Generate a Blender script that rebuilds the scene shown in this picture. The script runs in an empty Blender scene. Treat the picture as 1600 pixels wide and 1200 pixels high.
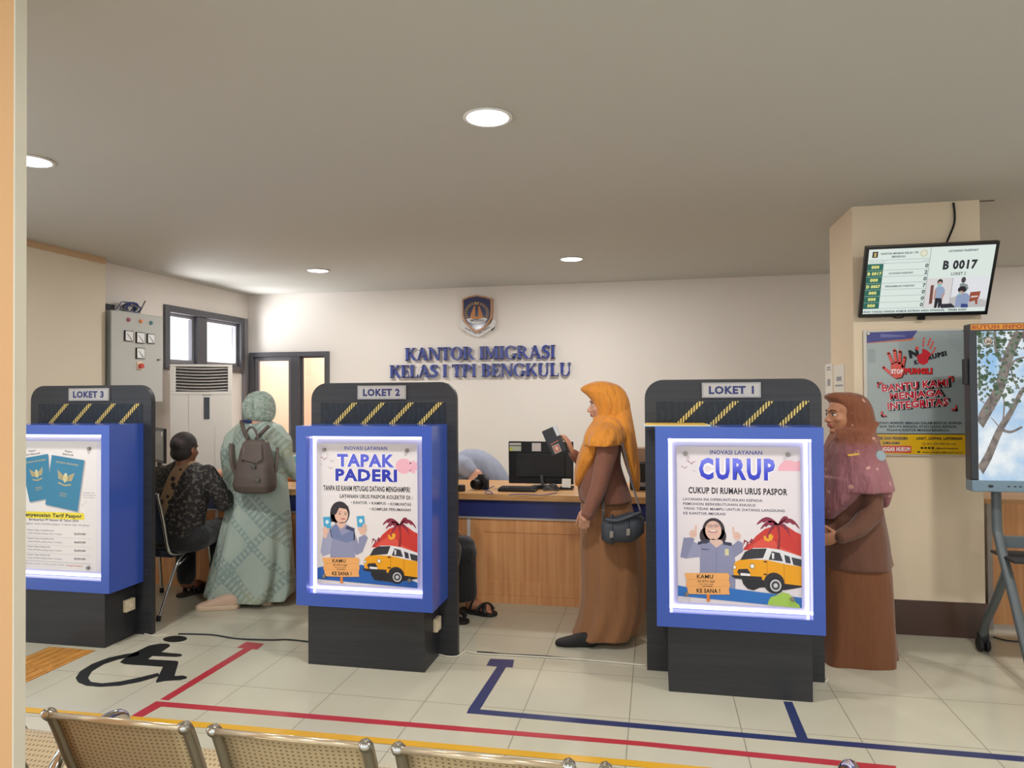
import bpy, bmesh, math, random
from mathutils import Vector, Matrix, geometry
random.seed(7)
SC = bpy.context.scene
COL = SC.collection
PI = math.pi
V = Vector

# ---------------------------------------------------------------- camera
F_PX, YAW, PITCH, ROLL, CAM_H = 1103.09, .2015065, .01277583, -.00647978, 1.525
_cy, _sy = math.cos(YAW), math.sin(YAW)
FW = V((-_sy*math.cos(PITCH), _cy*math.cos(PITCH), math.sin(PITCH)))
_rt = V((_cy, _sy, 0)); _up = _rt.cross(FW)
RT = _rt*math.cos(ROLL)+_up*math.sin(ROLL); UP = -_rt*math.sin(ROLL)+_up*math.cos(ROLL)
EYE = V((0, 0, CAM_H))
def ray(px, py): return RT*((px-800)/F_PX)-UP*((py-600)/F_PX)+FW
def atY(px, py, y): d = ray(px, py); return EYE+d*(y/d.y)
def atX(px, py, x): d = ray(px, py); return EYE+d*(x/d.x)
def atZ(px, py, z=0.): d = ray(px, py); return EYE+d*((z-CAM_H)/d.z)
cam = bpy.data.objects.new('camera', bpy.data.cameras.new('camera')); COL.objects.link(cam)
cam.matrix_world = Matrix(((RT.x, UP.x, -FW.x, 0), (RT.y, UP.y, -FW.y, 0), (RT.z, UP.z, -FW.z, CAM_H), (0, 0, 0, 1)))
cam.data.sensor_width = 36; cam.data.sensor_fit = 'HORIZONTAL'; cam.data.lens = F_PX/1600*36
cam.data.clip_start = .02
SC.camera = cam

# ---------------------------------------------------------------- materials
def lin(c):
    if isinstance(c, str): c = [int(c[i:i+2], 16) for i in (0, 2, 4)]
    o = [(v/255/12.92 if v/255 <= .04045 else ((v/255+.055)/1.055)**2.4) for v in c]
    return (o[0], o[1], o[2], 1)
MATS = {}
class NT:
    def __init__(s, name):
        s.m = bpy.data.materials.new(name); s.m.use_nodes = True; s.t = s.m.node_tree
        s.b = s.t.nodes['Principled BSDF']
    def n(s, kind, **kw):
        n = s.t.nodes.new('ShaderNode'+kind)
        for k, v in kw.items():
            if k[0] == '_':
                setattr(n, k[1:], v)
            else:
                n.inputs[int(k[1:]) if k[0] == 'i' and k[1:].isdigit() else k.replace('_', ' ')].default_value = v
        return n
    def l(s, a, b): s.t.links.new(a, b)
    def math(s, op, a, b=None, c=None):
        n = s.t.nodes.new('ShaderNodeMath'); n.operation = op
        for i, v in enumerate((a, b, c)):
            if v is None: continue
            if isinstance(v, (int, float)): n.inputs[i].default_value = v
            else: s.l(v, n.inputs[i])
        return n.outputs[0]
    def mix(s, fac, a, b):
        n = s.t.nodes.new('ShaderNodeMix'); n.data_type = 'RGBA'
        for sock, v in ((n.inputs[0], fac), (n.inputs[6], a), (n.inputs[7], b)):
            if isinstance(v, (int, float, tuple)): sock.default_value = v
            else: s.l(v, sock)
        return n.outputs[2]
    def ramp(s, fac, stops, interp='LINEAR'):
        n = s.t.nodes.new('ShaderNodeValToRGB'); e = n.color_ramp; e.interpolation = interp
        while len(e.elements) < len(stops): e.elements.new(.5)
        for el, (p, c) in zip(e.elements, stops): el.position = p; el.color = lin(c) if not isinstance(c, tuple) or len(c) == 3 else c
        s.l(fac, n.inputs[0]); return n.outputs[0]
    def coord(s, which='Object'): return s.t.nodes.new('ShaderNodeTexCoord').outputs[which]
    def mapping(s, vec, scale=(1, 1, 1), rot=(0, 0, 0), loc=(0, 0, 0)):
        n = s.n('Mapping'); s.l(vec, n.inputs[0]); n.inputs['Scale'].default_value = scale; n.inputs['Rotation'].default_value = rot
        n.inputs['Location'].default_value = loc; return n.outputs[0]
    def noise(s, vec, scale, detail=3, out='Fac'):
        n = s.n('TexNoise', Scale=scale, Detail=detail); s.l(vec, n.inputs['Vector']); return n.outputs[out]
    def set(s, **kw):
        for k, v in kw.items(): s.b.inputs[k.replace('_', ' ')].default_value = v
    def bump(s, h, strength=.2, dist=.01):
        n = s.n('Bump', Strength=strength, Distance=dist); s.l(h, n.inputs['Height']); s.l(n.outputs[0], s.b.inputs['Normal'])
def M(name, col='808080', rough=.5, metal=0., vary=0., scale=30, bump=0., emit=0., spec=None, coat=0., sheen=0.):
    if name in MATS: return MATS[name]
    t = NT(name); t.set(Base_Color=lin(col), Roughness=rough, Metallic=metal)
    if spec is not None: t.b.inputs['Specular IOR Level'].default_value = spec
    if coat: t.b.inputs['Coat Weight'].default_value = coat; t.b.inputs['Coat Roughness'].default_value = .1
    if sheen: t.b.inputs['Sheen Weight'].default_value = sheen
    if vary or bump:
        f = t.noise(t.coord(), scale, 4)
        if vary:
            c = lin(col); t.l(t.mix(f, tuple(x*(1-vary) for x in c[:3])+(1,), tuple(min(1, x*(1+vary)) for x in c[:3])+(1,)), t.b.inputs['Base Color'])
        if bump: t.bump(f, bump)
    if emit: t.set(Emission_Color=lin(col), Emission_Strength=emit)
    if emit and name.startswith('glow_'): t.set(Base_Color=(.015, .015, .016, 1))
    MATS[name] = t.m; return t.m

# ---------------------------------------------------------------- mesh building
OFF = {}
_TXT = {}
def text_geo(s, bold=0., spacing=1., serif=False):
    key = (s, bold, spacing)
    if key in _TXT: return _TXT[key]
    cu = bpy.data.curves.new('t', 'FONT'); cu.body = s; cu.size = 1; cu.offset = bold; cu.resolution_u = 2; cu.space_character = spacing*(1+2.6*bold)
    ob = bpy.data.objects.new('t', cu); COL.objects.link(ob)
    me = bpy.data.meshes.new_from_object(ob.evaluated_get(bpy.context.evaluated_depsgraph_get()))
    vs = [(v.co.x, v.co.y) for v in me.vertices]; fs = [tuple(p.vertices) for p in me.polygons]
    bpy.data.objects.remove(ob); bpy.data.curves.remove(cu); bpy.data.meshes.remove(me)
    if not vs: vs = [(0, 0)]
    x0 = min(v[0] for v in vs); x1 = max(v[0] for v in vs)
    _TXT[key] = ([(x-x0, y) for x, y in vs], fs, max(x1-x0, 1e-6)); return _TXT[key]
CAP = max(v[1] for v in text_geo('H')[0])   # cap height of the built-in font at size 1

class MB:
    def __init__(s): s.v = []; s.f = []; s.m = []
    def add(s, vs, fs, m=0):
        o = len(s.v); s.v += [V(v) for v in vs]; s.f += [tuple(i+o for i in f) for f in fs]; s.m += [m]*len(fs); return s
    def box(s, x0, x1, y0, y1, z0, z1, m=0):
        return s.add([(x0, y0, z0), (x1, y0, z0), (x1, y1, z0), (x0, y1, z0), (x0, y0, z1), (x1, y0, z1), (x1, y1, z1), (x0, y1, z1)],
                     [(3, 2, 1, 0), (4, 5, 6, 7), (0, 1, 5, 4), (1, 2, 6, 5), (2, 3, 7, 6), (3, 0, 4, 7)], m)
    def obox(s, c, ax, ay, az, m=0):
        c, ax, ay, az = V(c), V(ax), V(ay), V(az)
        p = [c+ax*i+ay*j+az*k for k in (-1, 1) for i, j in ((-1, -1), (1, -1), (1, 1), (-1, 1))]
        return s.add(p, [(3, 2, 1, 0), (4, 5, 6, 7), (0, 1, 5, 4), (1, 2, 6, 5), (2, 3, 7, 6), (3, 0, 4, 7)], m)
    def prism(s, pts, ext, m=0):
        pts = [V(p) for p in pts]; ext = V(ext); n = len(pts)
        tris = geometry.tessellate_polygon([pts])
        fs = [tuple(t) for t in tris]+[tuple(i+n for i in reversed(t)) for t in tris]
        fs += [(i, (i+1) % n, n+(i+1) % n, n+i) for i in range(n)]
        return s.add(pts+[p+ext for p in pts], fs, m)
    def frame(s, p, q, w, fmt, d0, d1, m=0):
        """rectangular frame in a plane: p, q = opposite outer corners (2D), w = bar width, fmt maps (a,b,depth)->xyz"""
        (a0, b0), (a1, b1) = p, q
        for r in ((a0, a0+w, b0, b1), (a1-w, a1, b0, b1), (a0+w, a1-w, b0, b0+w), (a0+w, a1-w, b1-w, b1)):
            A = [fmt(a, b, d) for d in (d0, d1) for a, b in ((r[0], r[2]), (r[1], r[2]), (r[1], r[3]), (r[0], r[3]))]
            s.add(A, [(3, 2, 1, 0), (4, 5, 6, 7), (0, 1, 5, 4), (1, 2, 6, 5), (2, 3, 7, 6), (3, 0, 4, 7)], m)
        return s
    def loft(s, rings, m=0, caps=(True, True), closed=True):
        n = len(rings[0]); vs = [p for r in rings for p in r]; fs = []
        for i in range(len(rings)-1):
            for j in range(n if closed else n-1):
                k = (j+1) % n; fs.append((i*n+j, i*n+k, (i+1)*n+k, (i+1)*n+j))
        if caps[0]: fs.append(tuple(reversed(range(n))))
        if caps[1]: fs.append(tuple(range((len(rings)-1)*n, len(rings)*n)))
        return s.add(vs, fs, m)
    def tube(s, path, r, n=10, m=0, closed=False, flat=1.):
        P = [V(p) for p in path]; k = len(P); R = r if isinstance(r, (list, tuple)) else [r]*k
        T = []
        for i in range(k):
            a = P[(i-1) % k] if closed or i else P[0]; b = P[(i+1) % k] if closed or i < k-1 else P[-1]
            T.append((b-a).normalized())
        u = T[0].orthogonal().normalized(); rings = []
        for i in range(k):
            u = (u-T[i]*u.dot(T[i])).normalized(); w = T[i].cross(u)
            rings.append([P[i]+(u*math.cos(2*PI*j/n)+w*math.sin(2*PI*j/n)*flat)*R[i] for j in range(n)])
        if closed: rings.append(rings[0])
        return s.loft(rings, m, (not closed, not closed))
    def cyl(s, a, b, r, n=20, m=0, r2=None): return s.tube([a, b], [r, r if r2 is None else r2], n, m)
    def lathe(s, prof, c, axis=(0, 0, 1), n=24, m=0):
        ax = V(axis).normalized(); u = ax.orthogonal().normalized(); w = ax.cross(u); c = V(c)
        return s.loft([[c+ax*z+(u*math.cos(2*PI*j/n)+w*math.sin(2*PI*j/n))*max(r, 1e-5) for j in range(n)] for r, z in prof], m)
    def ball(s, c, r, m=0, ax=None, n=14):
        c = V(c); r = (r, r, r) if isinstance(r, (int, float)) else r
        X, Y, Z = ax or (V((1, 0, 0)), V((0, 1, 0)), V((0, 0, 1)))
        rings = []
        k = n//2
        for i in range(k+1):
            th = PI*i/k; sr = max(math.sin(th), 1e-4); rings.append([c+X*r[0]*sr*math.cos(2*PI*j/n)+Y*r[1]*sr*math.sin(2*PI*j/n)-Z*r[2]*math.cos(th) for j in range(n)])
        return s.loft(rings, m)
    def cap(s, a, b, ra, rb=None, n=14, m=0):
        rb = ra if rb is None else rb; a, b = V(a), V(b); t = (b-a).normalized(); u = t.orthogonal().normalized(); w = t.cross(u); rings = []
        for i in range(5):
            th = PI/2*(1-i/4); rings.append([a-t*ra*math.sin(th)+(u*math.cos(2*PI*j/n)+w*math.sin(2*PI*j/n))*max(ra*math.cos(th), 1e-4) for j in range(n)])
        for i in range(5):
            th = PI/2*i/4; rings.append([b+t*rb*math.sin(th)+(u*math.cos(2*PI*j/n)+w*math.sin(2*PI*j/n))*max(rb*math.cos(th), 1e-4) for j in range(n)])
        return s.loft(rings, m)
    def limb(s, pts, rad, n=14):
        for i in range(len(pts)-1): s.cap(pts[i], pts[i+1], rad[i], rad[i+1], n)
        return s
    def poly(s, pts, m=0):
        pts = [V(p) for p in pts]; return s.add(pts, [tuple(t) for t in geometry.tessellate_polygon([pts])], m)
    def text(s, txt, o, u, v, w=None, h=1., m=0, bold=0., depth=0., align='L', spacing=1., slant=0.):
        """text with baseline start o, unit directions u, v; cap height h, total width w"""
        vs, fs, tw = text_geo(txt, bold, spacing); k = h/CAP; kx = k if w is None else w/tw; o, u, v = V(o), V(u), V(v); n = u.cross(v)
        off = {'L': 0, 'C': -tw*kx/2, 'R': -tw*kx}[align]
        P = [o+u*(x*kx+off+slant*y*k)+v*(y*k) for x, y in vs]
        if not depth: return s.add(P, fs, m)
        N = len(P); F = [tuple(f) for f in fs]; cnt = {}
        for f in F:
            for i in range(len(f)):
                e = (f[i], f[(i+1) % len(f)]); cnt[e] = cnt.get(e, 0)+1
        side = [(a, b, b+N, a+N) for a, b in cnt if (b, a) not in cnt]
        return s.add(P+[p-n*depth for p in P], F+side, m)
    def build(s, name, mats, parent=None, smooth=False, bevel=0., seg=2, solid=0., subd=0, remesh=0., relax=0, origin=None, angle=None):
        me = bpy.data.meshes.new(name); off = V(origin) if origin is not None else (OFF.get(parent.name, V((0, 0, 0))) if parent else V((0, 0, 0)))
        me.from_pydata([p-off for p in s.v], [], s.f)
        mats = mats if isinstance(mats, (list, tuple)) else [mats]
        for m in mats: me.materials.append(m)
        if len(mats) > 1: me.polygons.foreach_set('material_index', s.m)
        ob = bpy.data.objects.new(name, me); COL.objects.link(ob)
        if remesh:
            md = ob.modifiers.new('r', 'REMESH'); md.mode = 'VOXEL'; md.voxel_size = remesh; md.use_smooth_shade = True
            if relax: sm = ob.modifiers.new('s', 'SMOOTH'); sm.factor = .5; sm.iterations = relax
            me2 = bpy.data.meshes.new_from_object(ob.evaluated_get(bpy.context.evaluated_depsgraph_get()))
            ob.modifiers.clear(); ob.data = me2; bpy.data.meshes.remove(me); me = me2; me.name = name
            if not me.materials: me.materials.append(mats[0])
            smooth = True
        else:
            b = bmesh.new(); b.from_mesh(me); bmesh.ops.recalc_face_normals(b, faces=b.faces); b.to_mesh(me); b.free()
        if smooth: me.polygons.foreach_set('use_smooth', [True]*len(me.polygons))
        if bevel: md = ob.modifiers.new('bevel', 'BEVEL'); md.width = bevel; md.segments = seg; md.limit_method = 'ANGLE'; md.angle_limit = .7
        if solid: md = ob.modifiers.new('solid', 'SOLIDIFY'); md.thickness = solid; md.offset = 0
        if subd: md = ob.modifiers.new('sub', 'SUBSURF'); md.levels = md.render_levels = subd
        if parent: ob.parent = parent; OFF[ob.name] = off
        else:
            ob.location = off; OFF[ob.name] = off
        return ob
def thing(name, label, cat, loc, group=None):
    o = bpy.data.objects.new(name, None); COL.objects.link(o); o.location = loc; OFF[o.name] = V(loc); o.empty_display_size = .1
    return tag(o, label, cat, group)
def tag(o, label, cat, group=None, kind=None):
    o['label'] = label; o['category'] = cat
    if group: o['group'] = group
    if kind: o['kind'] = kind
    return o
def lab(o, text): o['label'] = text; return o
def structure(o): o['kind'] = 'structure'; return o
def curve_pts(pts, n=8):
    P = [V(p) for p in pts]; out = []
    for i in range(len(P)-1):
        a = P[max(i-1, 0)]; b = P[i]; c = P[i+1]; d = P[min(i+2, len(P)-1)]
        for j in range(n):
            t = j/n; out.append(.5*((2*b)+(c-a)*t+(2*a-5*b+4*c-d)*t*t+(3*b-a-3*c+d)*t**3))
    return out+[P[-1]]
# ---------------------------------------------------------------- setting
CEIL, XL, YB, XR, YF = 2.70, -4.74, 7.56, 5.6, -3.0
def wall_mat(name, col, stains=.05):
    t = NT(name); co = t.coord()
    c = lin(col); f = t.noise(co, 1.3, 5)
    t.l(t.mix(f, tuple(x*(1-stains) for x in c[:3])+(1,), tuple(min(1, x*(1+stains)) for x in c[:3])+(1,)), t.b.inputs['Base Color'])
    t.set(Roughness=.75); t.bump(t.noise(co, 180, 2), .04); MATS[name] = t.m; return t.m
m_cream = wall_mat('cream_paint', 'e8e1da'); m_cream2 = wall_mat('pillar_paint', 'e9d6ba'); m_ceil = wall_mat('ceiling_paint', 'c2c0ba', .02)
m_orange_wall = wall_mat('partition_paint', 'd2a575'); m_peach = wall_mat('peach_paint', 'edd3bf')
# floor: half-metre glazed tiles with thin grey joints
t = NT('floor_tile'); pos = t.n('NewGeometry').outputs['Position']; sep = t.n('SeparateXYZ'); t.l(pos, sep.inputs[0])
def tile_axis(o, x0):
    a = t.math('DIVIDE', t.math('SUBTRACT', o, x0), .5); fr = t.math('FRACT', a); fl = t.math('FLOOR', a)
    return t.math('GREATER_THAN', t.math('ABSOLUTE', t.math('SUBTRACT', fr, .5)), .4958), fl
jx, ix = tile_axis(sep.outputs[0], -.137-.5*20); jy, iy = tile_axis(sep.outputs[1], .357-.5*20)
j = t.math('MAXIMUM', jx, jy); cmb = t.n('CombineXYZ'); t.l(ix, cmb.inputs[0]); t.l(iy, cmb.inputs[1])
wn = t.n('TexWhiteNoise'); t.l(cmb.outputs[0], wn.inputs['Vector'])
base = t.mix(t.noise(pos, 2.2, 6), lin('bbb6a2'), lin('c9c5b3')); base = t.mix(t.math('MULTIPLY', wn.outputs['Value'], .18), base, lin('aea891'))
t.l(t.mix(j, base, lin('7d7765')), t.b.inputs['Base Color']); t.set(Roughness=.13); t.b.inputs['Specular IOR Level'].default_value = .5
t.l(t.math('MULTIPLY_ADD', j, .5, .12), t.b.inputs['Roughness']); MATS['floor'] = t.m
structure(MB().box(XL-.3, XR, YF, 9.6, -.1, 0).build('floor', t.m))
structure(MB().box(XL-.3, XR, YF, 9.6, CEIL, CEIL+.1).build('ceiling', m_ceil))
# left wall with the window opening, and its pilaster
WY0, WY1, WZ0, WZ1 = 6.10, 7.46, 1.78, 2.42
w = MB(); w.box(XL-.15, XL, 2.9, WY0, 0, CEIL); w.box(XL-.15, XL, WY1, YB+.1, 0, CEIL); w.box(XL-.15, XL, WY0, WY1, 0, WZ0); w.box(XL-.15, XL, WY0, WY1, WZ1, CEIL)
structure(w.build('wall_left', m_cream))
structure(MB().box(XL, -4.6, 4.0, 5.2, 0, CEIL).build('wall_pilaster', wall_mat('pilaster_paint', 'dfd4c0')))
structure(MB().box(-4.601, -4.596, 4.0, 5.2, 2.645, 2.699).build('trim_1', wall_mat('bare_plaster', 'c9a987', .12)))
# back wall with the opening to the next room
DX0, DX1, DZ1 = -4.705, -3.69, 2.02
w = MB(); w.box(XL-.15, DX0, YB, YB+.12, 0, CEIL); w.box(DX1, XR, YB, YB+.12, 0, CEIL); w.box(DX0, DX1, YB, YB+.12, DZ1, CEIL); w.box(DX0, DX1, YB, YB+.12, 0, .85)
structure(w.build('wall_back', m_cream))
w = MB(); w.box(-4.9, -3.0, 9.3, 9.4, 0, CEIL); w.box(-5.0, -4.9, YB+.12, 9.4, 0, CEIL); w.box(-3.0, -2.9, YB+.12, 9.4, 0, CEIL)
structure(w.build('wall_next_room', m_peach))
structure(MB().box(XR, XR+.1, YF, 9.6, 0, CEIL).build('wall_right', m_cream))
# foreground partition end with its pale door lining
xb = atY(41, 600, 1.342).x; yf = xb/atY(23, 600, 1.).x
structure(MB().box(xb-1.0, xb-.004, yf, 1.342, 0, CEIL).build('wall_partition', m_orange_wall))
structure(MB().box(xb-.004, xb, yf-.0005, 1.342, 0, CEIL).build('trim_2', M('lining_paint', 'd5cfbd', .6, vary=.06, scale=9)))
# pillar carrying the screen
structure(MB().box(1.235, 1.967, 4.84, 5.44, 0, CEIL).build('wall_pillar', m_cream2))
w = MB(); w.box(1.223, 1.979, 4.828, 5.452, 0, .215)
structure(w.build('baseboard_pillar', M('dark_tile', '4a3328', .35, vary=.08, scale=12)))
structure(MB().box(1.979, 2.06, 4.86, 4.875, CEIL-.006, CEIL).build('trim_3', M('seam', '6d6657', .8)))
# windows -------------------------------------------------------
m_alu = M('grey_aluminium', '56565c', .45, .2); m_alu2 = M('worn_aluminium', '87868c', .4, .3)
def glass_mat():
    t = NT('window_glass'); n = t.t.nodes; n.remove(t.b)
    tr = t.n('BsdfTransparent'); gl = t.n('BsdfGlossy', Roughness=.02); mx = t.n('MixShader'); mx.inputs[0].default_value = .05
    t.l(tr.outputs[0], mx.inputs[1]); t.l(gl.outputs[0], mx.inputs[2]); t.l(mx.outputs[0], n['Material Output'].inputs[0]); return t.m
m_glass = glass_mat()
win = MB(); fx = lambda a, b, d: (d, a, b)
win.frame((WY0, WZ0), (WY1, WZ1), .07, fx, XL-.1, XL+.03); win.box(XL-.08, XL+.02, 6.60, 6.77, WZ0, WZ1-.07)
wo = structure(win.build('window_1', m_alu, bevel=.006))
for a, b, nm in ((WY0+.07, 6.60, 'sash'), (6.77, WY1-.07, 'sash')):
    structure(MB().frame((a, WZ0+.07), (b, WZ1-.07), .035, fx, XL-.06, XL-.02).build(nm, m_alu2, wo))
    structure(MB().box(XL-.045, XL-.04, a+.03, b-.03, WZ0+.1, WZ1-.1).build('pane', m_glass, wo))
structure(MB().box(XL, XL+.03, WY1-.02, WY1+.07, 0, WZ1).build('trim_4', m_alu2, bevel=.005))
fy = lambda a, b, d: (a, d, b)
wd = MB(); wd.frame((DX0, .85), (DX1, DZ1), .055, fy, YB-.03, YB+.08); wd.box(-4.17, -4.06, YB-.025, YB+.07, .85, DZ1-.05)
wo = structure(wd.build('window_2', m_alu, bevel=.005))
structure(MB().frame((DX0+.05, .9), (-4.17, DZ1-.05), .05, fy, YB+.02, YB+.05).build('sash', m_alu2, wo))
structure(MB().frame((-4.06, .9), (DX1-.055, DZ1-.05), .02, fy, YB+.02, YB+.05).build('sash', m_alu, wo))
structure(MB().box(-4.6, -4.17, YB+.033, YB+.037, .95, 1.93).build('pane', m_glass, wo))
structure(MB().box(-4.04, -3.76, YB+.033, YB+.037, .92, 1.95).build('pane', m_glass, wo))
# white-painted dado in the next room seen through the right pane
structure(MB().box(-4.2, -3.02, 9.28, 9.3, 0, 1.74).build('wall_next_room_dado', wall_mat('white_paint', 'f4f1ea', .01)))
structure(MB().box(XL+.001, XL+.03, 5.84, 5.9, .8, 1.55).build('trim_5', M('white_plastic', 'eceae4', .4)))
# small marks on the left walls: wall plug holes
# ---------------------------------------------------------------- lights
W = bpy.data.worlds.new('World'); SC.world = W; W.use_nodes = True
bg = W.node_tree.nodes['Background']; bg.inputs[0].default_value = (.93, .97, 1, 1); bg.inputs[1].default_value = 1.25
def area(name, loc, size, power, col=(1, 1, 1), rot=(0, 0, 0), shape='DISK', sy=None, spread=None):
    l = bpy.data.lights.new(name, 'AREA'); l.shape = shape; l.size = size; l.energy = power; l.color = col
    if sy: l.size_y = sy
    if spread: l.spread = spread
    o = bpy.data.objects.new(name, l); COL.objects.link(o); o.location = loc; o.rotation_euler = rot; return o
m_lens = M('lamp_lens', 'fdfbff', .4, emit=8.); m_white_metal = M('white_enamel', 'e9e8e4', .35)
def downlight(x, y, r, label, first=[None]):
    if first[0] is None:
        t = thing('ceiling_downlight', label, 'ceiling light', (x, y, CEIL), 'recessed ceiling lights')
        MB().lathe([(.092, -.0005), (.104, -.001), (.106, -.006), (.098, -.012), (.09, -.008)], (x, y, CEIL), (0, 0, 1), 40).build('rim', m_white_metal, t, smooth=True)
        MB().lathe([(0, -.010), (.06, -.0105), (.0895, -.008), (.0895, -.002), (0, -.002)], (x, y, CEIL), (0, 0, 1), 40).build('diffuser', m_lens, t, smooth=True)
        first[0] = t
    else:
        s = first[0]; t = s.copy(); COL.objects.link(t); t.location = (x, y, CEIL); t['label'] = label
        for c in s.children: d = c.copy(); COL.objects.link(d); d.parent = t
    area('downlight_lamp', (x, y, CEIL-.02), .17, 24, (1, .975, .94))
for (px, py, lb) in ((762, 182, 'large round downlight glowing near the middle of the ceiling'), (48, 250, 'round downlight half hidden by the partition edge at far left'),
                     (497, 422, 'round downlight above the doorway window beside the air conditioner corner'), (893, 404, 'round downlight above the blue wall lettering, nearest the pillar')):
    p = atZ(px, py, CEIL); downlight(p.x, p.y, .1, lb)
for x, y in ((1.65, 2.9), (-2.95, -.3), (-.68, -.3), (1.65, -.3), (4., 2.9), (4., 6.1)): area('downlight_lamp', (x, y, CEIL-.02), .17, 24, (1, .975, .94))
area('window_daylight', (XL-.8, 6.78, 1.35), 1.3, 200, (.97, .98, 1), (0, math.radians(-122), 0), 'RECTANGLE', 1.4)
area('next_room_lamp', (-4.1, 8.6, CEIL-.05), .6, 32, (1, .97, .93))
SC.view_settings.view_transform = 'Standard'; SC.view_settings.look = 'None'; SC.view_settings.gamma = 1; SC.view_settings.exposure = .2
SC.cycles.use_denoising = True; SC.cycles.max_bounces = 8
# ---------------------------------------------------------------- flat printed artwork (posters, screens, signs)
class Art:
    def __init__(s, fn, emit=0., eps=.0005, rough=.35):
        s.fn, s.emit, s.eps, s.rough = fn, emit, eps, rough; s.mb = MB(); s.mats = []; s.ix = {}
    def c(s, h):
        if h not in s.ix:
            s.ix[h] = len(s.mats)
            s.mats.append(h if not isinstance(h, str) else M(('glow_' if s.emit else 'print_')+h+('_%g' % s.emit if s.emit else ''), h, s.rough, emit=s.emit))
        return s.ix[h]
    def poly(s, pts, h, L=1):
        tr = geometry.tessellate_polygon([[V((x, y, 0)) for x, y in pts]])
        s.mb.add([s.fn(x, y, L*s.eps) for x, y in pts], [tuple(t) for t in tr], s.c(h)); return s
    def rect(s, x0, y0, x1, y1, h, L=1): return s.poly([(x0, y0), (x1, y0), (x1, y1), (x0, y1)], h, L)
    def ell(s, cx, cy, rx, ry, h, L=1, n=22, a0=0, a1=360):
        full = a1-a0 >= 360; k = n if full else n+1
        return s.poly([(cx+rx*math.cos(math.radians(a0+(a1-a0)*i/n)), cy+ry*math.sin(math.radians(a0+(a1-a0)*i/n))) for i in range(k)], h, L)
    def line(s, pts, w, h, L=1):
        for (x0, y0), (x1, y1) in zip(pts, pts[1:]):
            d = math.hypot(x1-x0, y1-y0) or 1; nx, ny = -(y1-y0)/d*w/2, (x1-x0)/d*w/2
            s.poly([(x0+nx, y0+ny), (x1+nx, y1+ny), (x1-nx, y1-ny), (x0-nx, y0-ny)], h, L)
        return s
    def text(s, txt, x, y, w, hgt, h, L=2, bold=0., align='L', rot=0., spacing=1.):
        vs, fs, tw = text_geo(txt, bold, spacing); k = hgt/(CAP+2*bold); kx = k if w is None else w/tw; off = {'L': 0, 'C': -tw*kx/2, 'R': -tw*kx}[align]; y -= bold*k
        cr, sr = math.cos(rot), math.sin(rot); P = []
        for a, b in vs:
            X, Y = a*kx+off, -b*k; P.append(s.fn(x+X*cr-Y*sr, y+X*sr+Y*cr, L*s.eps))
        s.mb.add(P, fs, s.c(h)); return s
    def build(s, name, parent=None): return s.mb.build(name, s.mats, parent)

# ---------------------------------------------------------------- service counter
def wood(name, c1, c2, axis=2, scale=3., rough=.4):
    t = NT(name); sc = [14*scale]*3; sc[axis] = .5*scale
    v = t.mapping(t.coord(), tuple(sc)); f = t.noise(v, 1., 6); t.l(t.ramp(f, [(.3, c1), (.7, c2)]), t.b.inputs['Base Color']); t.set(Roughness=rough)
    MATS[name] = t.m; return t.m
m_woodv = wood('oak_laminate', 'd08f5a', 'e2a873'); m_woodh = wood('oak_worktop', 'bb8a58', 'd3a26b', 0)
m_navy = M('navy_laminate', '27316b', .35, vary=.1, scale=6); m_whitestrip = M('white_strip', 'dcd8d8', .4)
CY = 5.03
ct = thing('service_counter', 'long oak service counter with a navy blue fascia, under the blue wall lettering', 'counter', (-1.8, 5.35, 0))
cx0, cx1 = -4.45, 1.05
MB().box(cx0, cx1, 4.97, 5.75, .752, .80).build('worktop', m_woodh, ct, bevel=.004)
MB().box(cx0+.02, cx1-.02, 5.0, 5.02, .628, .752).box(cx0+.02, cx0+.04, 5.02, 5.7, .628, .752).box(cx1-.04, cx1-.02, 5.02, 5.7, .628, .752).build('fascia', m_navy, ct)
MB().box(cx0+.02, cx1-.02, 5.012, 5.03, .612, .628).build('trim_strip', m_whitestrip, ct)
MB().box(cx0+.03, cx1-.03, CY-.006, 5.06, 0, .06).build('plinth', m_woodv, ct)
edges = [-4.42, -3.42, -2.39, -1.358, -.36, .70, 1.02]
for a, b in zip(edges, edges[1:]):
    p = MB().box(a+.012, b-.012, CY+.004, CY+.02, .06, .612)
    p.frame((a+.012, .06), (b-.012, .612), .1 if b-a > .5 else .05, fy, CY-.002, CY+.006)
    p.build('cabinet_panel', m_woodv, ct, bevel=.002)
    MB().box(b-.012, b+.012, CY-.006, CY+.03, .06, .612).build('divider_strip', m_whitestrip, ct)
MB().box(cx0+.03, cx1-.03, 5.06, 5.08, 0, .612).build('back_panel', m_woodv, ct)

# ---------------------------------------------------------------- counter kiosks
m_char = wood('charcoal_laminate', '25262a', '303135', 0, 4., .45); m_blue = M('blue_gloss_laminate', '3959b6', .22, vary=.04, scale=3, coat=.2)
m_led = M('led_strip', 'e9e4ff', .5, emit=2.3); m_ledback = M('white_back_plate', 'eeecf8', .4); m_steel = M('brushed_steel', '8f8a84', .35, .8)
m_silver = M('silver_plate', 'b3aea8', .35, .35); m_dkblue = M('dark_blue_print', '23285e', .4)
t = NT('batik_navy_print'); co = t.coord(); vv = t.n('TexVoronoi', Scale=26.); t.l(co, vv.inputs['Vector']); wv = t.n('TexWave', Scale=9., Distortion=6.); t.l(co, wv.inputs['Vector'])
t.l(t.mix(t.math('MULTIPLY', vv.outputs[0], wv.outputs['Fac']), lin('0d151d'), lin('1c2a36')), t.b.inputs['Base Color']); t.set(Roughness=.5); m_batiknavy = t.m
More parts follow.
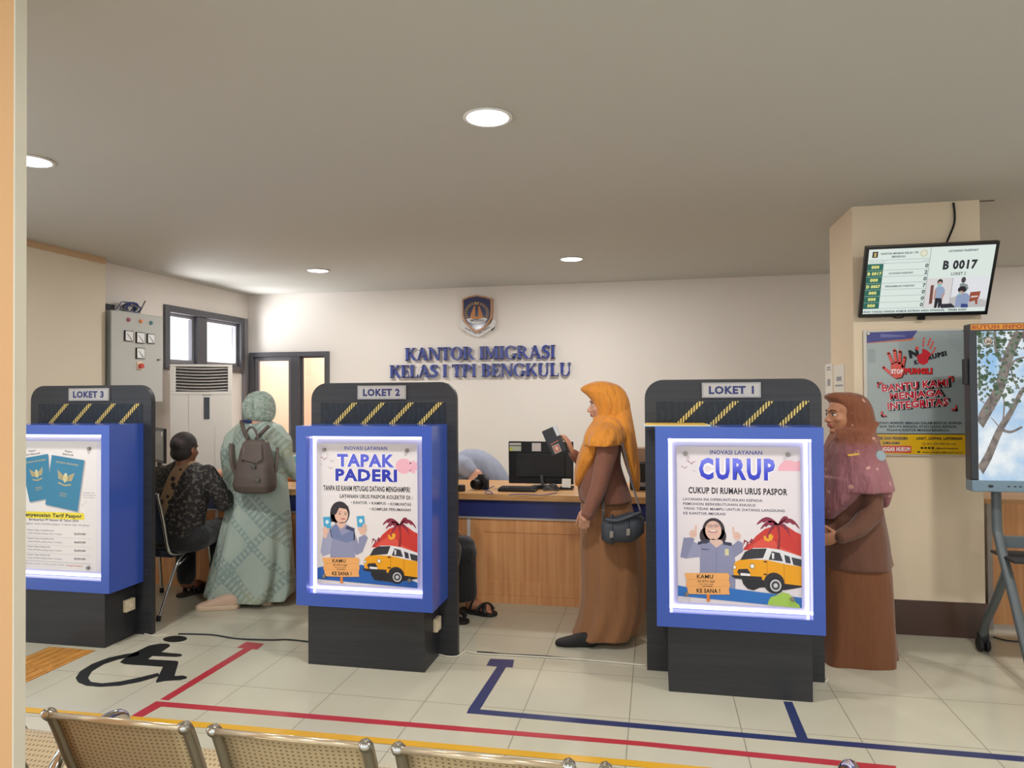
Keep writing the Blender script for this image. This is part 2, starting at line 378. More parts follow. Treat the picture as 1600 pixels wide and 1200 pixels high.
t = NT('gold_rope_print'); wv = t.n('TexWave', Scale=22., Distortion=1.5); t.l(t.coord(), wv.inputs['Vector']);
t.l(t.ramp(wv.outputs['Fac'], [(.35, '3a301c'), (.5, 'c9a84a'), (.8, 'e0c873')]), t.b.inputs['Base Color']); t.set(Roughness=.5); m_rope = t.m
m_outlet = M('cream_plastic', 'e2d3b4', .4)

def van(A, f, L):
    """yellow minibus seen from its front left corner; f maps drawing coordinates to the poster"""
    P = lambda pts, h, l: A.poly([f(x, y) for x, y in pts], h, L+l)
    P([(640, 940), (1, 1)] and [(530, 1020), (560, 1052), (600, 1060), (640, 1040), (700, 1035), (800, 1050), (915, 1025), (915, 990), (520, 985)], '23222a', 0)
    P([(462, 900), (480, 872), (530, 845), (560, 800), (600, 772), (680, 768), (760, 775), (915, 818), (915, 1015), (800, 1005), (690, 1010), (660, 985), (470, 978)], 'f2a71d', 1)
    P([(560, 800), (600, 772), (690, 768), (780, 778), (915, 818), (915, 886), (800, 872), (690, 850), (530, 850)], 'e9e9ee', 2)
    P([(512, 858), (545, 800), (590, 778), (690, 772), (664, 838), (560, 850)], '33343d', 3)
    P([(700, 848), (722, 790), (775, 800), (795, 856)], '3a3b46', 3); P([(803, 810), (838, 822), (846, 868), (812, 864)], '3a3b46', 3); P([(850, 825), (915, 838), (915, 886), (862, 876)], '3a3b46', 3)
    P([(722, 800), (738, 803), (736, 840), (724, 842)], 'e9e9ee', 4)
    P([(490, 940), (500, 920), (560, 915), (580, 945), (575, 968), (512, 968)], '2c2b33', 3); P([(512, 945), (578, 948), (576, 968), (514, 966)], 'f0eef0', 4)
    P([(455, 962), (655, 965), (655, 985), (640, 992), (480, 985), (458, 975)], '2a2930', 4)
    for cx, cy, r in ((474, 908, 14), (592, 896, 17)):
        x, y = f(cx, cy); k = (f(cx+r, cy)[0]-x); A.ell(x, y, k*.8 if r == 14 else k, k*1.05, '3a3b46', L+4); A.ell(x, y, k*.62 if r == 14 else k*.8, k*.85, 'f6f2e6', L+5)
    for cx, cy in ((678, 862), (678, 948)):
        x, y = f(cx, cy); A.ell(x, y, 14*.9, 5, '2a2930', L+4)
    x, y = f(745, 1020); k = f(807, 1020)[0]-x
    A.ell(x-k*.15, y-k*.25, k*1.1, k*1.15, '2a2930', L+4)
    A.ell(x, y, k*.86, k*.92, '201f26', L+5); A.ell(x, y, k*.6, k*.66, 'd8d8dc', L+6); A.ell(x, y, k*.46, k*.5, '4a4a52', L+7); A.ell(x, y, k*.22, k*.24, 'd8d8dc', L+8)
    for r in ((690, 855, 690, 985), (800, 870, 805, 1000)): A.line([f(r[0], r[1]), f(r[2], r[3])], 2.5, 'b87a12', L+3)
    for a, b in ((440, 430), ) * 0: pass
def palms(A, f, L):
    P = lambda pts, h, l: A.poly([f(x, y) for x, y in pts], h, L+l)
    P([(530, 790), (545, 765), (585, 735), (620, 690), (680, 640), (760, 612), (830, 622), (880, 655), (915, 670), (915, 830), (700, 780)], 'cf3a34', 0)
    P([(600, 745), (690, 690), (740, 720), (780, 760), (880, 800), (915, 830), (700, 775), (560, 790)], 'e2564a', 1)
    P([(755, 615), (775, 615), (780, 700), (775, 775), (755, 775), (768, 690)], '8f2a33', 2)
    for ex, ey, bx, by in ((625, 610, 690, 545), (690, 705, 720, 610), (905, 630, 850, 545), (845, 690, 830, 610), (830, 560, 800, 560), (650, 640, 700, 580)):
        pts = []; n = 8
        for i in range(n+1):
            q = i/n; pts.append(((1-q)**2*766+2*q*(1-q)*bx+q*q*ex, (1-q)**2*608+2*q*(1-q)*by+q*q*ey))
        up = [(x, y-3-14*math.sin(PI*i/n)) for i, (x, y) in enumerate(pts)]; dn = [(x, y+4+(16 if i % 2 else 5)*math.sin(PI*i/n)) for i, (x, y) in enumerate(pts)]
        P(up+dn[::-1], '8a2b45', 3)
    for ex, ey, bx, by in ((530, 770, 540, 725), (545, 790, 560, 740), (620, 745, 590, 715), (600, 775, 590, 735)):
        P([(572, 735), (bx, by-8), (ex, ey), (bx+6, by+8)], '8a2b45', 3)
    P([(668, 690), (682, 686), (690, 705), (706, 705), (700, 685), (715, 672), (734, 686), (726, 712), (700, 726), (676, 718)], 'f0b030', 4)
def signboard(A, x0, y0, x1, y1, L):
    w, h = x1-x0, y1-y0
    A.rect(x0+w*.49, y1-4, x0+w*.56, y1+h*.3, 'e2873f', L)
    A.poly([(x0, y0+h*.08), (x0+w*.5, y0+h*.03), (x1-w*.03, y0), (x1, y0+h*.12), (x1-w*.02, y0+h*.3), (x1+w*.01, y0+h*.5), (x1-w*.02, y0+h*.7), (x1, y1-h*.06), (x0+w*.6, y1-h*.02), (x0+w*.08, y1), (x0+w*.06, y0+h*.75), (x0+w*.03, y0+h*.6), (x0+w*.05, y0+h*.4)], 'f2b06c', L+1)
    for q in (.36, .66): A.line([(x0+w*.05, y0+h*q), (x1-w*.02, y0+h*(q-.06))], 1.6, 'd18c48', L+2)
    A.text('KAMU', x0+w*.28, y0+h*.29, w*.36, h*.17, '2a211c', L+3, .02, rot=-.03); A.text('DI SITU AJA', x0+w*.3, y0+h*.46, w*.38, h*.09, '4a3524', L+3, .02, rot=-.03)
    A.text('biar kami yang', x0+w*.34, y0+h*.555, w*.3, h*.055, '5a4530', L+3, .01, rot=-.03); A.text('DATANG', x0+w*.4, y0+h*.66, w*.22, h*.07, '4a3524', L+3, .02, rot=-.03)
    A.text('KE SANA !', x0+w*.27, y0+h*.93, w*.52, h*.19, '2a211c', L+3, .03, rot=-.03)
def birds(A, pts, L):
    for x, y, k, h in pts:
        A.poly([(x-40*k, y-14*k), (x-18*k, y-12*k), (x, y+6*k), (x+16*k, y-8*k), (x+38*k, y-8*k), (x+16*k, y-3*k), (x+2*k, y+13*k), (x-16*k, y-4*k)], h, L)
def rounded(pts, n=3): return pts

def poster_curup(fn):
    A = Art(fn)
    A.rect(85, 85, 915, 1165, 'e9e1e6', 0)
    A.ell(840, 245, 70, 72, 'f3b4c2', 1, 20, 180, 360); A.poly([(770, 245), (790, 205), (840, 190), (914, 175), (914, 245)], 'f3b4c2', 2)
    A.text('INOVASI LAYANAN', 316, 138, 350, 28, '4a58b8', 2, .02)
    for b, h, l in ((.11, 'f6f4fb', 2), (.045, m_grad, 3)): A.text('CURUP', 238 if b < .1 else 232, 312, 512 if b < .1 else 524, 148 if b < .1 else 146, h, l, b, spacing=1.05)
    A.text('CUKUP DI RUMAH URUS PASPOR', 165, 410, 664, 44, '26232f', 2, .035)
    for i, (s_, w) in enumerate((('LAYANAN INI DIPERUNTUKKAN KEPADA', 536), ('PEMOHON BERKEBUTUHAN KHUSUS', 490), ('YANG TIDAK MAMPU UNTUK DATANG LANGSUNG', 682), ('KE KANTOR IMIGRASI', 288))):
        A.text(s_, 128, 459+i*32.5, w, 18, '55506a', 2, .02)
    birds(A, ((187, 197, 1, '9a4a66'), (140, 232, .75, 'a0506c'), (206, 256, .4, 'b48ca0')), 2)
    f = lambda x, y: (x, y)
    palms(A, f, 2)
    A.poly([(86, 1050), (200, 1068), (420, 1052), (700, 1075), (914, 1095), (914, 1164), (86, 1122)], '2f74c4', 8); van(A, f, 9)
    A.poly([(690, 1152), (700, 1120), (715, 1098), (760, 1082), (790, 1064), (830, 1070), (850, 1090), (868, 1100), (872, 1125), (895, 1140), (905, 1164)], 'a9cf5a', 18)
    # printed photo of a woman in a blue-grey uniform pointing up
    A.poly([(232, 760), (300, 735), (405, 742), (468, 775), (480, 880), (478, 1060), (235, 1055), (240, 880)], '8f92b4', 4)
    A.poly([(240, 762), (130, 715), (105, 850), (140, 862), (250, 845)], '989bbb', 5); A.poly([(130, 720), (180, 715), (205, 725), (150, 860), (106, 855)], '8a8dae', 6)
    A.poly([(455, 765), (500, 725), (530, 740), (530, 800), (470, 845)], '8a8dae', 5); A.poly([(225, 745), (300, 722), (310, 740), (228, 765)], '3b3e58', 6); A.poly([(395, 735), (455, 742), (460, 765), (400, 757)], '3b3e58', 6)
    A.poly([(300, 735), (352, 780), (405, 742), (385, 725), (320, 720)], 'dfc0b4', 6); A.line([(352, 780), (352, 950)], 3, '757899', 6); A.rect(410, 785, 436, 830, 'd9d3a8', 6); A.rect(250, 790, 300, 798, '5a5d7c', 6)
    A.ell(335, 660, 76, 84, '3a3038', 5); A.ell(277, 700, 38, 55, '3a3038', 5); A.ell(390, 700, 30, 48, '3a3038', 5); A.ell(333, 662, 55, 66, 'e3bcae', 6)
    A.ell(330, 668, 30, 8, 'b04a56', 8); A.ell(330, 665, 24, 5, 'f6f2f0', 9); A.ell(312, 632, 19, 14, 'c9a49a', 7); A.ell(352, 630, 19, 14, 'c9a49a', 7); A.line([(290, 630), (374, 627)], 2.5, '8d7a86', 8)
    for x, y in ((195, 690), (492, 695)):
        A.ell(x, y, 26, 28, 'e6bfb2', 6); A.line([(x+(18 if x < 300 else -20), y-12), (x+(20 if x < 300 else -26), y-62)], 13, 'e6bfb2', 7); A.line([(x-14, y+4), (x+16, y+2)], 2, 'c09488', 7)
    signboard(A, 132, 950, 440, 1105, 18)
    return A
def poster_tapak(fn):
    A = Art(fn); A.rect(62, 150, 735, 1118, 'e9e3e4', 0)
    A.ell(648, 300, 54, 52, 'f0b6c6', 1); A.ell(722, 305, 44, 44, 'f0b6c6', 1, 12, 90, 268); A.poly([(597, 300), (735, 275), (735, 325), (600, 325)], 'f0b6c6', 2)
    A.text('INOVASI LAYANAN', 250, 193, 288, 24, '4a58b8', 2, .02)
    for s_, x, y, w, h, c in (('TAPAK', 200, 310, 385, 88, '5b66dc'), ('PADERI', 188, 408, 415, 84, '2b38b6')):
        A.text(s_, x-5, y+3, w+10, h+4, 'f6f4fb', 2, .11); A.text(s_, x, y, w, h, c, 3, .045)
    A.text('TANPA KE KANIM PETUGAS DATANG MENGHAMPIRI', 105, 476, 582, 36, '26232f', 2, .03)
    A.text('LAYANAN URUS PASPOR KOLEKTIF DI :', 218, 524, 486, 26, '34303c', 2, .025)
    for s_, x, y, w in (('• KANTOR', 293, 563, 110), ('• KAMPUS', 416, 564, 112), ('• KOMUNITAS', 542, 567, 152), ('• KOMPLEK PERUMAHAN', 418, 604, 273)): A.text(s_, x, y, w, 19, '4a4654', 2, .025)
    birds(A, ((112, 255, .8, '8f4a6c'), (165, 272, .5, '9a5a76'), (90, 296, .35, 'b48ca0'), (155, 320, .5, '9a4a6c')), 2)
    f = lambda x, y: (378+(x-460)*.785, 835+(y-765)*.835)
    palms(A, lambda x, y: (428+(x-525)*.788, 640+(y-545)*.88), 2)
    A.poly([(63, 1010), (100, 1000), (340, 990), (360, 975), (470, 1005), (520, 1060), (600, 1085), (680, 1060), (735, 1080), (735, 1116), (63, 1088)], '2461b4', 8)
    A.poly([(425, 1040), (470, 1020), (570, 1030), (640, 1060), (560, 1085), (450, 1075)], '2b2a2c', 9); van(A, f, 10)
    # printed photo of a woman holding two passports
    A.poly([(150, 730), (190, 700), (265, 705), (318, 735), (322, 880), (318, 1090), (152, 1085)], '9295b6', 4)
    A.poly([(150, 735), (105, 770), (85, 900), (100, 930), (150, 910), (165, 800)], 'a3a6c2', 5); A.poly([(312, 740), (345, 840), (345, 790), (388, 770), (408, 790), (370, 890), (330, 912), (310, 880)], '8f92b2', 5)
    A.poly([(148, 745), (195, 705), (230, 780), (318, 735), (318, 810), (260, 830), (160, 800)], '7480aa', 5); A.poly([(265, 712), (320, 730), (310, 752), (255, 735)], '3f4566', 6)
    A.poly([(190, 695), (225, 740), (262, 705), (250, 690)], 'dfb6a4', 6)
    A.ell(218, 628, 66, 80, '2c2630', 5); A.rect(153, 625, 200, 690, '2c2630', 5); A.ell(228, 640, 46, 58, 'e5bba8', 6); A.poly([(160, 640), (175, 565), (225, 558), (275, 580), (280, 628), (262, 600), (215, 592), (190, 640)], '2c2630', 7)
    A.ell(240, 668, 16, 4, 'b8505a', 8); A.ell(217, 634, 8, 3, '3a2c30', 8); A.ell(256, 634, 8, 3, '3a2c30', 8); A.line([(206, 622), (226, 620)], 3, '4a3a3c', 8); A.line([(248, 620), (266, 622)], 3, '4a3a3c', 8)
    for x0, y0, x1, y1, r in ((103, 655, 158, 738, 0), (332, 642, 388, 720, 0)):
        A.poly([(x0, y0+4), (x1-5, y0), (x1, y1-4), (x0+6, y1)], '49a6d4', 8); A.ell((x0+x1)/2, (y0+y1)/2-4, 12, 14, 'd7ecf2', 9)
    A.poly([(100, 740), (118, 722), (130, 735), (150, 740), (135, 770), (125, 805), (105, 800)], 'e5bba8', 9); A.poly([(335, 728), (385, 715), (402, 735), (385, 772), (362, 770)], 'e5bba8', 9)
    for i in range(3): A.line([(372+i*10, 726), (382+i*9, 694+i*6)], 8, 'e5bba8', 10)
    signboard(A, 97, 928, 350, 1066, 20)
    return A
def poster_tarif(fn):
    A = Art(fn); A.rect(-57, 47, 556, 1065, 'ece6e4', 0)
    def passport(q, L):
        (ax, ay), (bx, by), (cx, cy), (dx, dy) = q
        f = lambda u, v: ((ax*(1-u)+bx*u)*(1-v)+(dx*(1-u)+cx*u)*v, (ay*(1-u)+by*u)*(1-v)+(dy*(1-u)+cy*u)*v)
        A.poly([(x+8, y+10) for x, y in q], 'b9b3b4', L); A.poly(q, '2f7fa3', L+1); x, y = f(.5, .13); r = math.atan2(by-ay, bx-ax)
        A.text('REPUBLIK INDONESIA', x, y, 175, 11, 'cdb877', L+2, .02, 'C', r)
        for sgn in (-1, 1):     # spread-winged crest in gold print
            for k in range(5):
                A.poly([f(.5+sgn*.06, .36+k*.018), f(.5+sgn*(.27-k*.012), .27+k*.035), f(.5+sgn*(.255-k*.014), .30+k*.035), f(.5+sgn*.05, .39+k*.018)], 'b7a97c', L+2)
        A.poly([f(.43, .36), f(.5, .33), f(.57, .36), f(.57, .44), f(.5, .5), f(.43, .44)], 'd2c591', L+3); A.poly([f(.47, .31), f(.53, .31), f(.54, .36), f(.46, .36)], 'e6dcae', L+4)
        A.poly([f(.3, .5), f(.5, .535), f(.7, .5), f(.7, .53), f(.5, .565), f(.3, .53)], 'b7a97c', L+3)
        x, y = f(.5, .73); A.text('PASPOR', x, y, 52, 12, 'b7a97c', L+2, .02, 'C', r); x, y = f(.5, .77); A.text('PASSPORT', x, y, 52, 9, 'b7a97c', L+2, .02, 'C', r)
    passport([(-60, 205), (178, 150), (196, 492), (36, 535)] and [(-40, 190), (178, 150), (205, 500), (33, 537)], 2); passport([(208, 158), (462, 196), (410, 600), (158, 552)], 8)
    x, y = f_ = (310, 132)
    A.text('Paspor', 310, 132, 58, 15, '45404a', 2, .02, rot=.12); A.text('Elektronik', 292, 155, 84, 15, '45404a', 2, .02, rot=.12)
    A.text('Paspor', 28, 138, 56, 15, '45404a', 2, .02, rot=-.18); A.text('Non Elektronik', 0, 168, 118, 15, '45404a', 2, .02, rot=-.15)
    for i, s_ in enumerate(('Dilengkapi chip', 'yang menyimpan data', 'diri pemegang')): A.text(s_, 496, 454+i*18, (84, 104, 84)[i], 8, '8a8488', 2, .01, 'C')
    A.line([(480, 512), (440, 556)], 2, 'a09a9c', 2)
    A.poly([(-45, 610), (455, 610), (462, 630), (460, 664), (-45, 664)], 'f0dc35', 2)
    A.text('Penyesuaian Tarif Paspor', -22, 650, 464, 30, '2c2a22', 3, .035); A.text('Berdasarkan PP Nomor 45 Tahun 2024', 28, 682, 388, 19, '4b464e', 2, .02)
    A.text('mengatur masa berlaku paspor 5 tahun dan 10 tahun', -30, 712, 528, 15, '8a858c', 2, .01)
    for i, (s1, s2, s3) in enumerate((('Paspor biasa nonelektronik', 'masa berlaku paling lama 5 tahun', 'Rp350.000'), ('Paspor biasa nonelektronik', 'masa berlaku paling lama 10 tahun', 'Rp650.000'), ('Paspor biasa elektronik', 'masa berlaku paling lama 5 tahun', 'Rp650.000'), ('Paspor biasa elektronik', 'masa berlaku paling lama 10 tahun', 'Rp950.000'))):
        y = 763+i*65; A.text(s1, 16, y, 208 if i < 2 else 180, 13, '7d777e', 2, .01); A.text(s2, 16, y+25, 272, 12, '8a858c', 2, .01); A.text(s3, 384, y+20, 86, 16, '4b464e', 2, .03)
        A.line([(-45, y+43), (510, y+48)], 2, 'c4bebe' if i < 3 else '77727a', 2)
    A.text('Berlaku mulai 17 Desember 2024', 0, 1028, 305, 10, 'a39ca2', 2, .01); A.text('# imigrasi bengkulu', 318, 1030, 130, 11, 'c6683c', 2, .02)
    A.rect(-57, 1050, 556, 1065, 'efe9e4', 1)
    return A
t = NT('poster_blue_gradient'); sp = t.n('SeparateXYZ'); t.l(t.coord(), sp.inputs[0]); t.l(t.ramp(t.math('MULTIPLY', t.math('SUBTRACT', sp.outputs[2], 1.06), 9.), [(0, '2a35c0'), (.5, '3b48d4'), (1, '7780f0')]), t.b.inputs['Base Color']); t.set(Roughness=.4); m_grad = t.m

def kiosk(cx, num, poster, frame, label):
    k = thing('counter_kiosk', label, 'kiosk', (cx, 3.83, 0), 'counter kiosks')
    # back board with rounded top corners
    w, h, r = .457, 1.592, .10
    pts = [(cx-w, 3.96, 0), (cx+w, 3.96, 0)]+[(cx+w-r+r*math.cos(a*PI/16), 3.96, h-r+r*math.sin(a*PI/16)) for a in range(9)]+[(cx-w+r-r*math.sin(a*PI/16), 3.96, h-r+r*math.cos(a*PI/16)) for a in range(9)]
    MB().prism(pts, (0, .04, 0)).build('back_board', m_char, k, bevel=.003)
    A = Art(lambda x, y, d: (cx+x, 3.9585-d*1.5, y)); A.rect(-.395, 1.30, .395, 1.473, m_batiknavy, 0)
    for i in range(4):
        x = -.325+i*.178+(.018 if num == 1 else 0); A.poly([(x, 1.345), (x+.05, 1.345), (x+.178, 1.473), (x+.128, 1.473)], '10161c', 1); A.poly([(x+.008, 1.345), (x+.042, 1.345), (x+.17, 1.473), (x+.136, 1.473)], m_rope, 2)
    A.build('patterned_panel', k)
    sg = MB().box(cx-.152, cx+.152, 3.948, 3.96, 1.492, 1.574); sg.build('name_plate', m_silver, k, bevel=.002)
    A = Art(lambda x, y, d: (cx+x, 3.948-d, y))
    for r_ in ((-.147, 1.497, .147, 1.4985), (-.147, 1.5675, .147, 1.569), (-.147, 1.497, -.1455, 1.569), (.1455, 1.497, .147, 1.569)): A.rect(*r_, '5f6a7a', 1)
    A2 = Art(lambda x, y, d: (cx+x, 3.948-d, -y)); A2.text('LOKET %d' % num, 0, -1.512, .232, .043, '252a63', 2, .045, 'C')
    A.mb.add(A2.mb.v, A2.mb.f, A.c('252a63')); A.build('plate_print', k)
    # blue light box: hollow frame with a recess 8 cm deep
    X0, X1, Z0, Z1, Y0 = cx-.4015, cx+.4015, .338, 1.347, 3.67
    wx0, wx1, wz0, wz1 = cx-.338, cx+.345, .41, 1.289
    b = MB()
    for q in ((X0, wx0, Z0, Z1), (wx1, X1, Z0, Z1), (wx0, wx1, Z0, wz0), (wx0, wx1, wz1, Z1)): b.box(q[0], q[1], Y0, 3.9585, q[2], q[3])
    b.box(wx0, wx1, 3.755, 3.7585, wz0, wz1); b.build('light_box', m_blue, k)
    MB().box(wx0, wx1, 3.751, 3.755, wz0, wz1).build('back_plate', m_ledback, k)
    l = MB(); e = .012
    for q in ((wx0+.004, wx0+.016, wz0, wz1), (wx1-.016, wx1-.004, wz0, wz1), (wx0, wx1, wz0+.004, wz0+.016), (wx0, wx1, wz1-.016, wz1-.004)): l.box(q[0], q[1], 3.742, 3.751, q[2], q[3])
    l.build('led_strip', m_led, k)
    Q, Wd, Hd = poster; pz0 = (wz0+wz1)/2-Hd/2; p0 = cx-Wd/2+.003
    MB().box(p0, p0+Wd, 3.717, 3.7225, pz0, pz0+Hd).build('acrylic_sheet', M('frosted_acrylic', 'e6e0e6', .15), k)
    x0, x1, y0, y1 = frame; A = Q(lambda x, y, d: (p0+Wd*(x-x0)/(x1-x0), 3.7168-d*.35, pz0+Hd*(1-(y-y0)/(y1-y0))))
    A.build('poster_print', k)
    s_ = None
    for a, c_ in ((.075, .955), (.905, .955), (.075, .055), (.925, .055)) if num < 3 else ((.075, .943), (.866, .943), (.075, .035), (.858, .03)):
        MB().cyl((p0+Wd*a, 3.704, pz0+Hd*c_), (p0+Wd*a, 3.75, pz0+Hd*c_), .0105, 20).build('standoff_screw', m_steel, k, bevel=.002)
    MB().box(cx-.345, cx+.345, 3.70, 3.9595, 0, Z0).build('base', m_char, k, bevel=.002)
    so = MB().box(cx+.3455, cx+.372, 3.845, 3.925, .17, .245).build('power_socket', m_outlet, k, bevel=.005)
    MB().box(cx+.372, cx+.374, 3.87, 3.9, .195, .22).build('rocker_switch', M('ivory_switch', 'f1e6cc', .35), so, bevel=.001)
    return k
Pk = (atY(1253.4, 800, 3.717).x-atY(1059.8, 800, 3.717).x, abs(atY(1150, 948, 3.717).z-atY(1150, 701, 3.717).z))
kiosk(.394, 1, (poster_curup, *Pk), (85, 915, 85, 1165), 'charcoal and blue kiosk signed LOKET 1 with a lit CURUP poster')
kiosk(-1.598, 2, (poster_tapak, *Pk), (62, 735, 150, 1118), 'charcoal and blue kiosk signed LOKET 2 with a lit TAPAK PADERI poster')
kiosk(-3.62, 3, (poster_tarif, *Pk), (-57, 586, 47, 1065), 'charcoal and blue kiosk signed LOKET 3 with a lit poster of two passports')
# leaflets lying on the first kiosk
def sheets(name, x0, x1, y0, y1, z, mats, label, cat):
    b = MB()
    for i in range(len(mats)): b.add([(x0+.006*i, y0+.004*i, z+.0035*i), (x1-.01*i, y0+.003*i, z+.0035*i), (x1-.012*i, y1, z+.0035*i), (x0+.008*i, y1, z+.0035*i), (x0+.006*i, y0+.004*i, z+.003+.0035*i), (x1-.01*i, y0+.003*i, z+.003+.0035*i), (x1-.012*i, y1, z+.003+.0035*i), (x0+.008*i, y1, z+.003+.0035*i)],
          [(3, 2, 1, 0), (4, 5, 6, 7), (0, 1, 5, 4), (1, 2, 6, 5), (2, 3, 7, 6), (3, 0, 4, 7)], i)
    return tag(b.build(name, mats, origin=(x0, y0, z)), label, cat)
sheets('leaflet_stack', -.072, .275, 3.70, 3.93, 1.348, [M('pale_blue_paper', '8fb0c4', .5), M('paper_white', 'e8e4da', .6), M('yellow_paper', 'd7ae4a', .5)], 'thin stack of coloured leaflets lying on top of the LOKET 1 light box', 'leaflets')
# ---------------------------------------------------------------- raised wall lettering in a serif face
def glyph(ch):
    """polygons of a bold roman capital, cap height 1; returns (list of polygons, advance)"""
    T, t, S = .19, .075, .055; P = []
    rect = lambda a, b, c, d: P.append([(a, b), (c, b), (c, d), (a, d)])
    def serif(x, y, w, up): rect(x-w/2, y if up else y-S, x+w/2, y+S if up else y)
    def stroke(x0, y0, x1, y1, w): P.append([(x0-w/2, y0), (x0+w/2, y0), (x1+w/2, y1), (x1-w/2, y1)])
    def ring(cx, cy, rx, ry, ix, iy, a0, a1, n=20):
        o = [(cx+rx*math.cos(math.radians(a0+(a1-a0)*i/n)), cy+ry*math.sin(math.radians(a0+(a1-a0)*i/n))) for i in range(n+1)]
        q = [(cx+ix*math.cos(math.radians(a0+(a1-a0)*i/n)), cy+iy*math.sin(math.radians(a0+(a1-a0)*i/n))) for i in range(n+1)]
        P.append(o+q[::-1])
    def stem(x, w=T): rect(x-w/2, 0, x+w/2, 1); serif(x, 0, w+.15, 1); serif(x, 1, w+.15, 0)
    if ch == 'I': stem(.19); return P, .38
    if ch == 'L': stem(.19); rect(.2, 0, .62, .07); P.append([(.55, .0), (.62, 0), (.64, .24), (.60, .24)]); return P, .68
    if ch == 'T': rect(.28, 0, .47, 1); serif(.375, 0, .36, 1); rect(.03, .92, .72, 1); P.append([(.02, 1), (.02, .76), (.06, .76), (.1, .93)]); P.append([(.73, 1), (.73, .76), (.69, .76), (.65, .93)]); return P, .76
    if ch == 'E': stem(.19); rect(.2, 0, .6, .07); rect(.2, .93, .58, 1); rect(.2, .47, .48, .54); rect(.46, .38, .5, .63); P.append([(.53, 0), (.61, 0), (.64, .24), (.6, .24)]); P.append([(.51, 1), (.59, 1), (.6, .77), (.56, .77)]); return P, .68
    if ch in 'PRB':
        stem(.19); ring(.30, .735, .36, .265, .175, .2, -90, 90); rect(.19, .935, .31, 1); rect(.19, .47, .31, .535)
        if ch == 'R': P.append([(.30, .5), (.5, .5), (.84, .03), (.84, 0), (.66, 0)]); return P, .86
        if ch == 'B': ring(.31, .27, .40, .27, .21, .205, -90, 90); rect(.19, 0, .32, .065); return P, .76
        return P, .70
    if ch == 'K': stem(.19); P.append([(.24, .42), (.34, .42), (.74, .97), (.62, .97)]); P.append([(.30, .52), (.46, .64), (.86, .03), (.86, 0), (.68, 0)]); serif(.68, 1, .26, 0); return P, .88
    if ch == 'A': P.append([(.08, .03), (.16, .03), (.46, 1), (.36, 1)]); P.append([(.33, 1), (.50, 1), (.82, .03), (.61, .03)]); rect(.22, .29, .66, .36); serif(.13, 0, .26, 1); serif(.72, 0, .32, 1); return P, .88
    if ch == 'N': stem(.14, t); P.append([(.10, 1), (.28, 1), (.82, 0), (.66, 0)]); rect(.76, 0, .76+t, 1); serif(.80, 1, .24, 0); serif(.1, 1, .2, 0); return P, .92
    if ch == 'M': stem(.13, t); P.append([(.10, 1), (.28, 1), (.56, .05), (.46, .05)]); P.append([(.46, .05), (.56, .05), (.86, 1), (.76, 1)]); stem(.88, T); return P, 1.08
    if ch == 'O': ring(.44, .5, .43, .52, .235, .455, 0, 360, 36); return P, .88
    if ch == 'G': ring(.44, .5, .43, .52, .235, .455, 42, 318, 30); rect(.62, .06, .80, .42); serif(.71, .42, .32, 0); P.append([(.70, .98), (.76, .98), (.79, .70), (.74, .70)]); rect(.58, .04, .72, .13); return P, .88
    if ch == 'U': rect(.1, .3, .29, 1); rect(.66, .3, .66+t, 1); ring(.4175, .32, .3175, .34, .1275+.06, .265, 180, 360); serif(.195, 1, .34, 0); serif(.70, 1, .24, 0); return P, .86
    if ch == 'S':
        path = curve_pts([(.52, .82, 0), (.43, .93, 0), (.28, .95, 0), (.13, .83, 0), (.15, .66, 0), (.31, .53, 0), (.46, .40, 0), (.47, .19, 0), (.32, .05, 0), (.16, .06, 0), (.06, .2, 0)], 5); n = len(path); L, R = [], []
        for i, p in enumerate(path):
            d = (path[min(i+1, n-1)]-path[max(i-1, 0)]).normalized(); w = .045+.06*math.sin(PI*i/(n-1))**2; L.append((p.x-d.y*w, p.y+d.x*w)); R.append((p.x+d.y*w, p.y-d.x*w))
        for i in range(n-1): P.append([L[i], L[i+1], R[i+1], R[i]])
        P.append([(.50, .98), (.56, .98), (.57, .72), (.53, .72)]); P.append([(.03, .0), (.08, .03), (.07, .27), (.03, .27)]); return P, .60
    return P, .3
m_letter = M('blue_acrylic_face', '2f3f92', .25, vary=.04, scale=8, coat=.3)
ordn = ['first', 'second', 'third', 'fourth', 'fifth', 'sixth', 'seventh', 'eighth']
def wall_line(words, x0, x1, z, h):
    tot = sum(sum(glyph(c)[1] for c in w_) for w_ in words)+.34*(len(words)-1); k = (x1-x0)/tot; x = x0
    for w_ in words:
        for i, c in enumerate(w_):
            ps, adv = glyph(c); b = MB()
            for p in ps: b.prism([(x+a*k, 7.513, z+y*h) for a, y in p], (0, .032, 0))
            for a, y in ((.19, .2), (.19, .8)): b.cyl((x+a*k, 7.54, z+y*h), (x+a*k, YB, z+y*h), .006, 8)
            tag(b.build('wall_letter', m_letter, origin=(x, 7.53, z)), 'raised blue letter %s, %s letter of the word %s on the cream wall' % (c, ordn[i], w_) if len(w_) > 1 else 'raised blue letter I standing alone between KELAS and TPI on the wall', 'letter', 'raised wall letters')
            x += adv*k
        x += .34*k
pa = atY(632, 563, 7.513); pb = atY(868, 560.2, 7.513); wall_line(['KANTOR', 'IMIGRASI'], pa.x, pb.x, (pa.z+pb.z)/2, .142)
pa = atY(608, 590.6, 7.513); pb = atY(893, 587, 7.513); wall_line(['KELAS', 'I', 'TPI', 'BENGKULU'], pa.x, pb.x, (pa.z+pb.z)/2, .142)

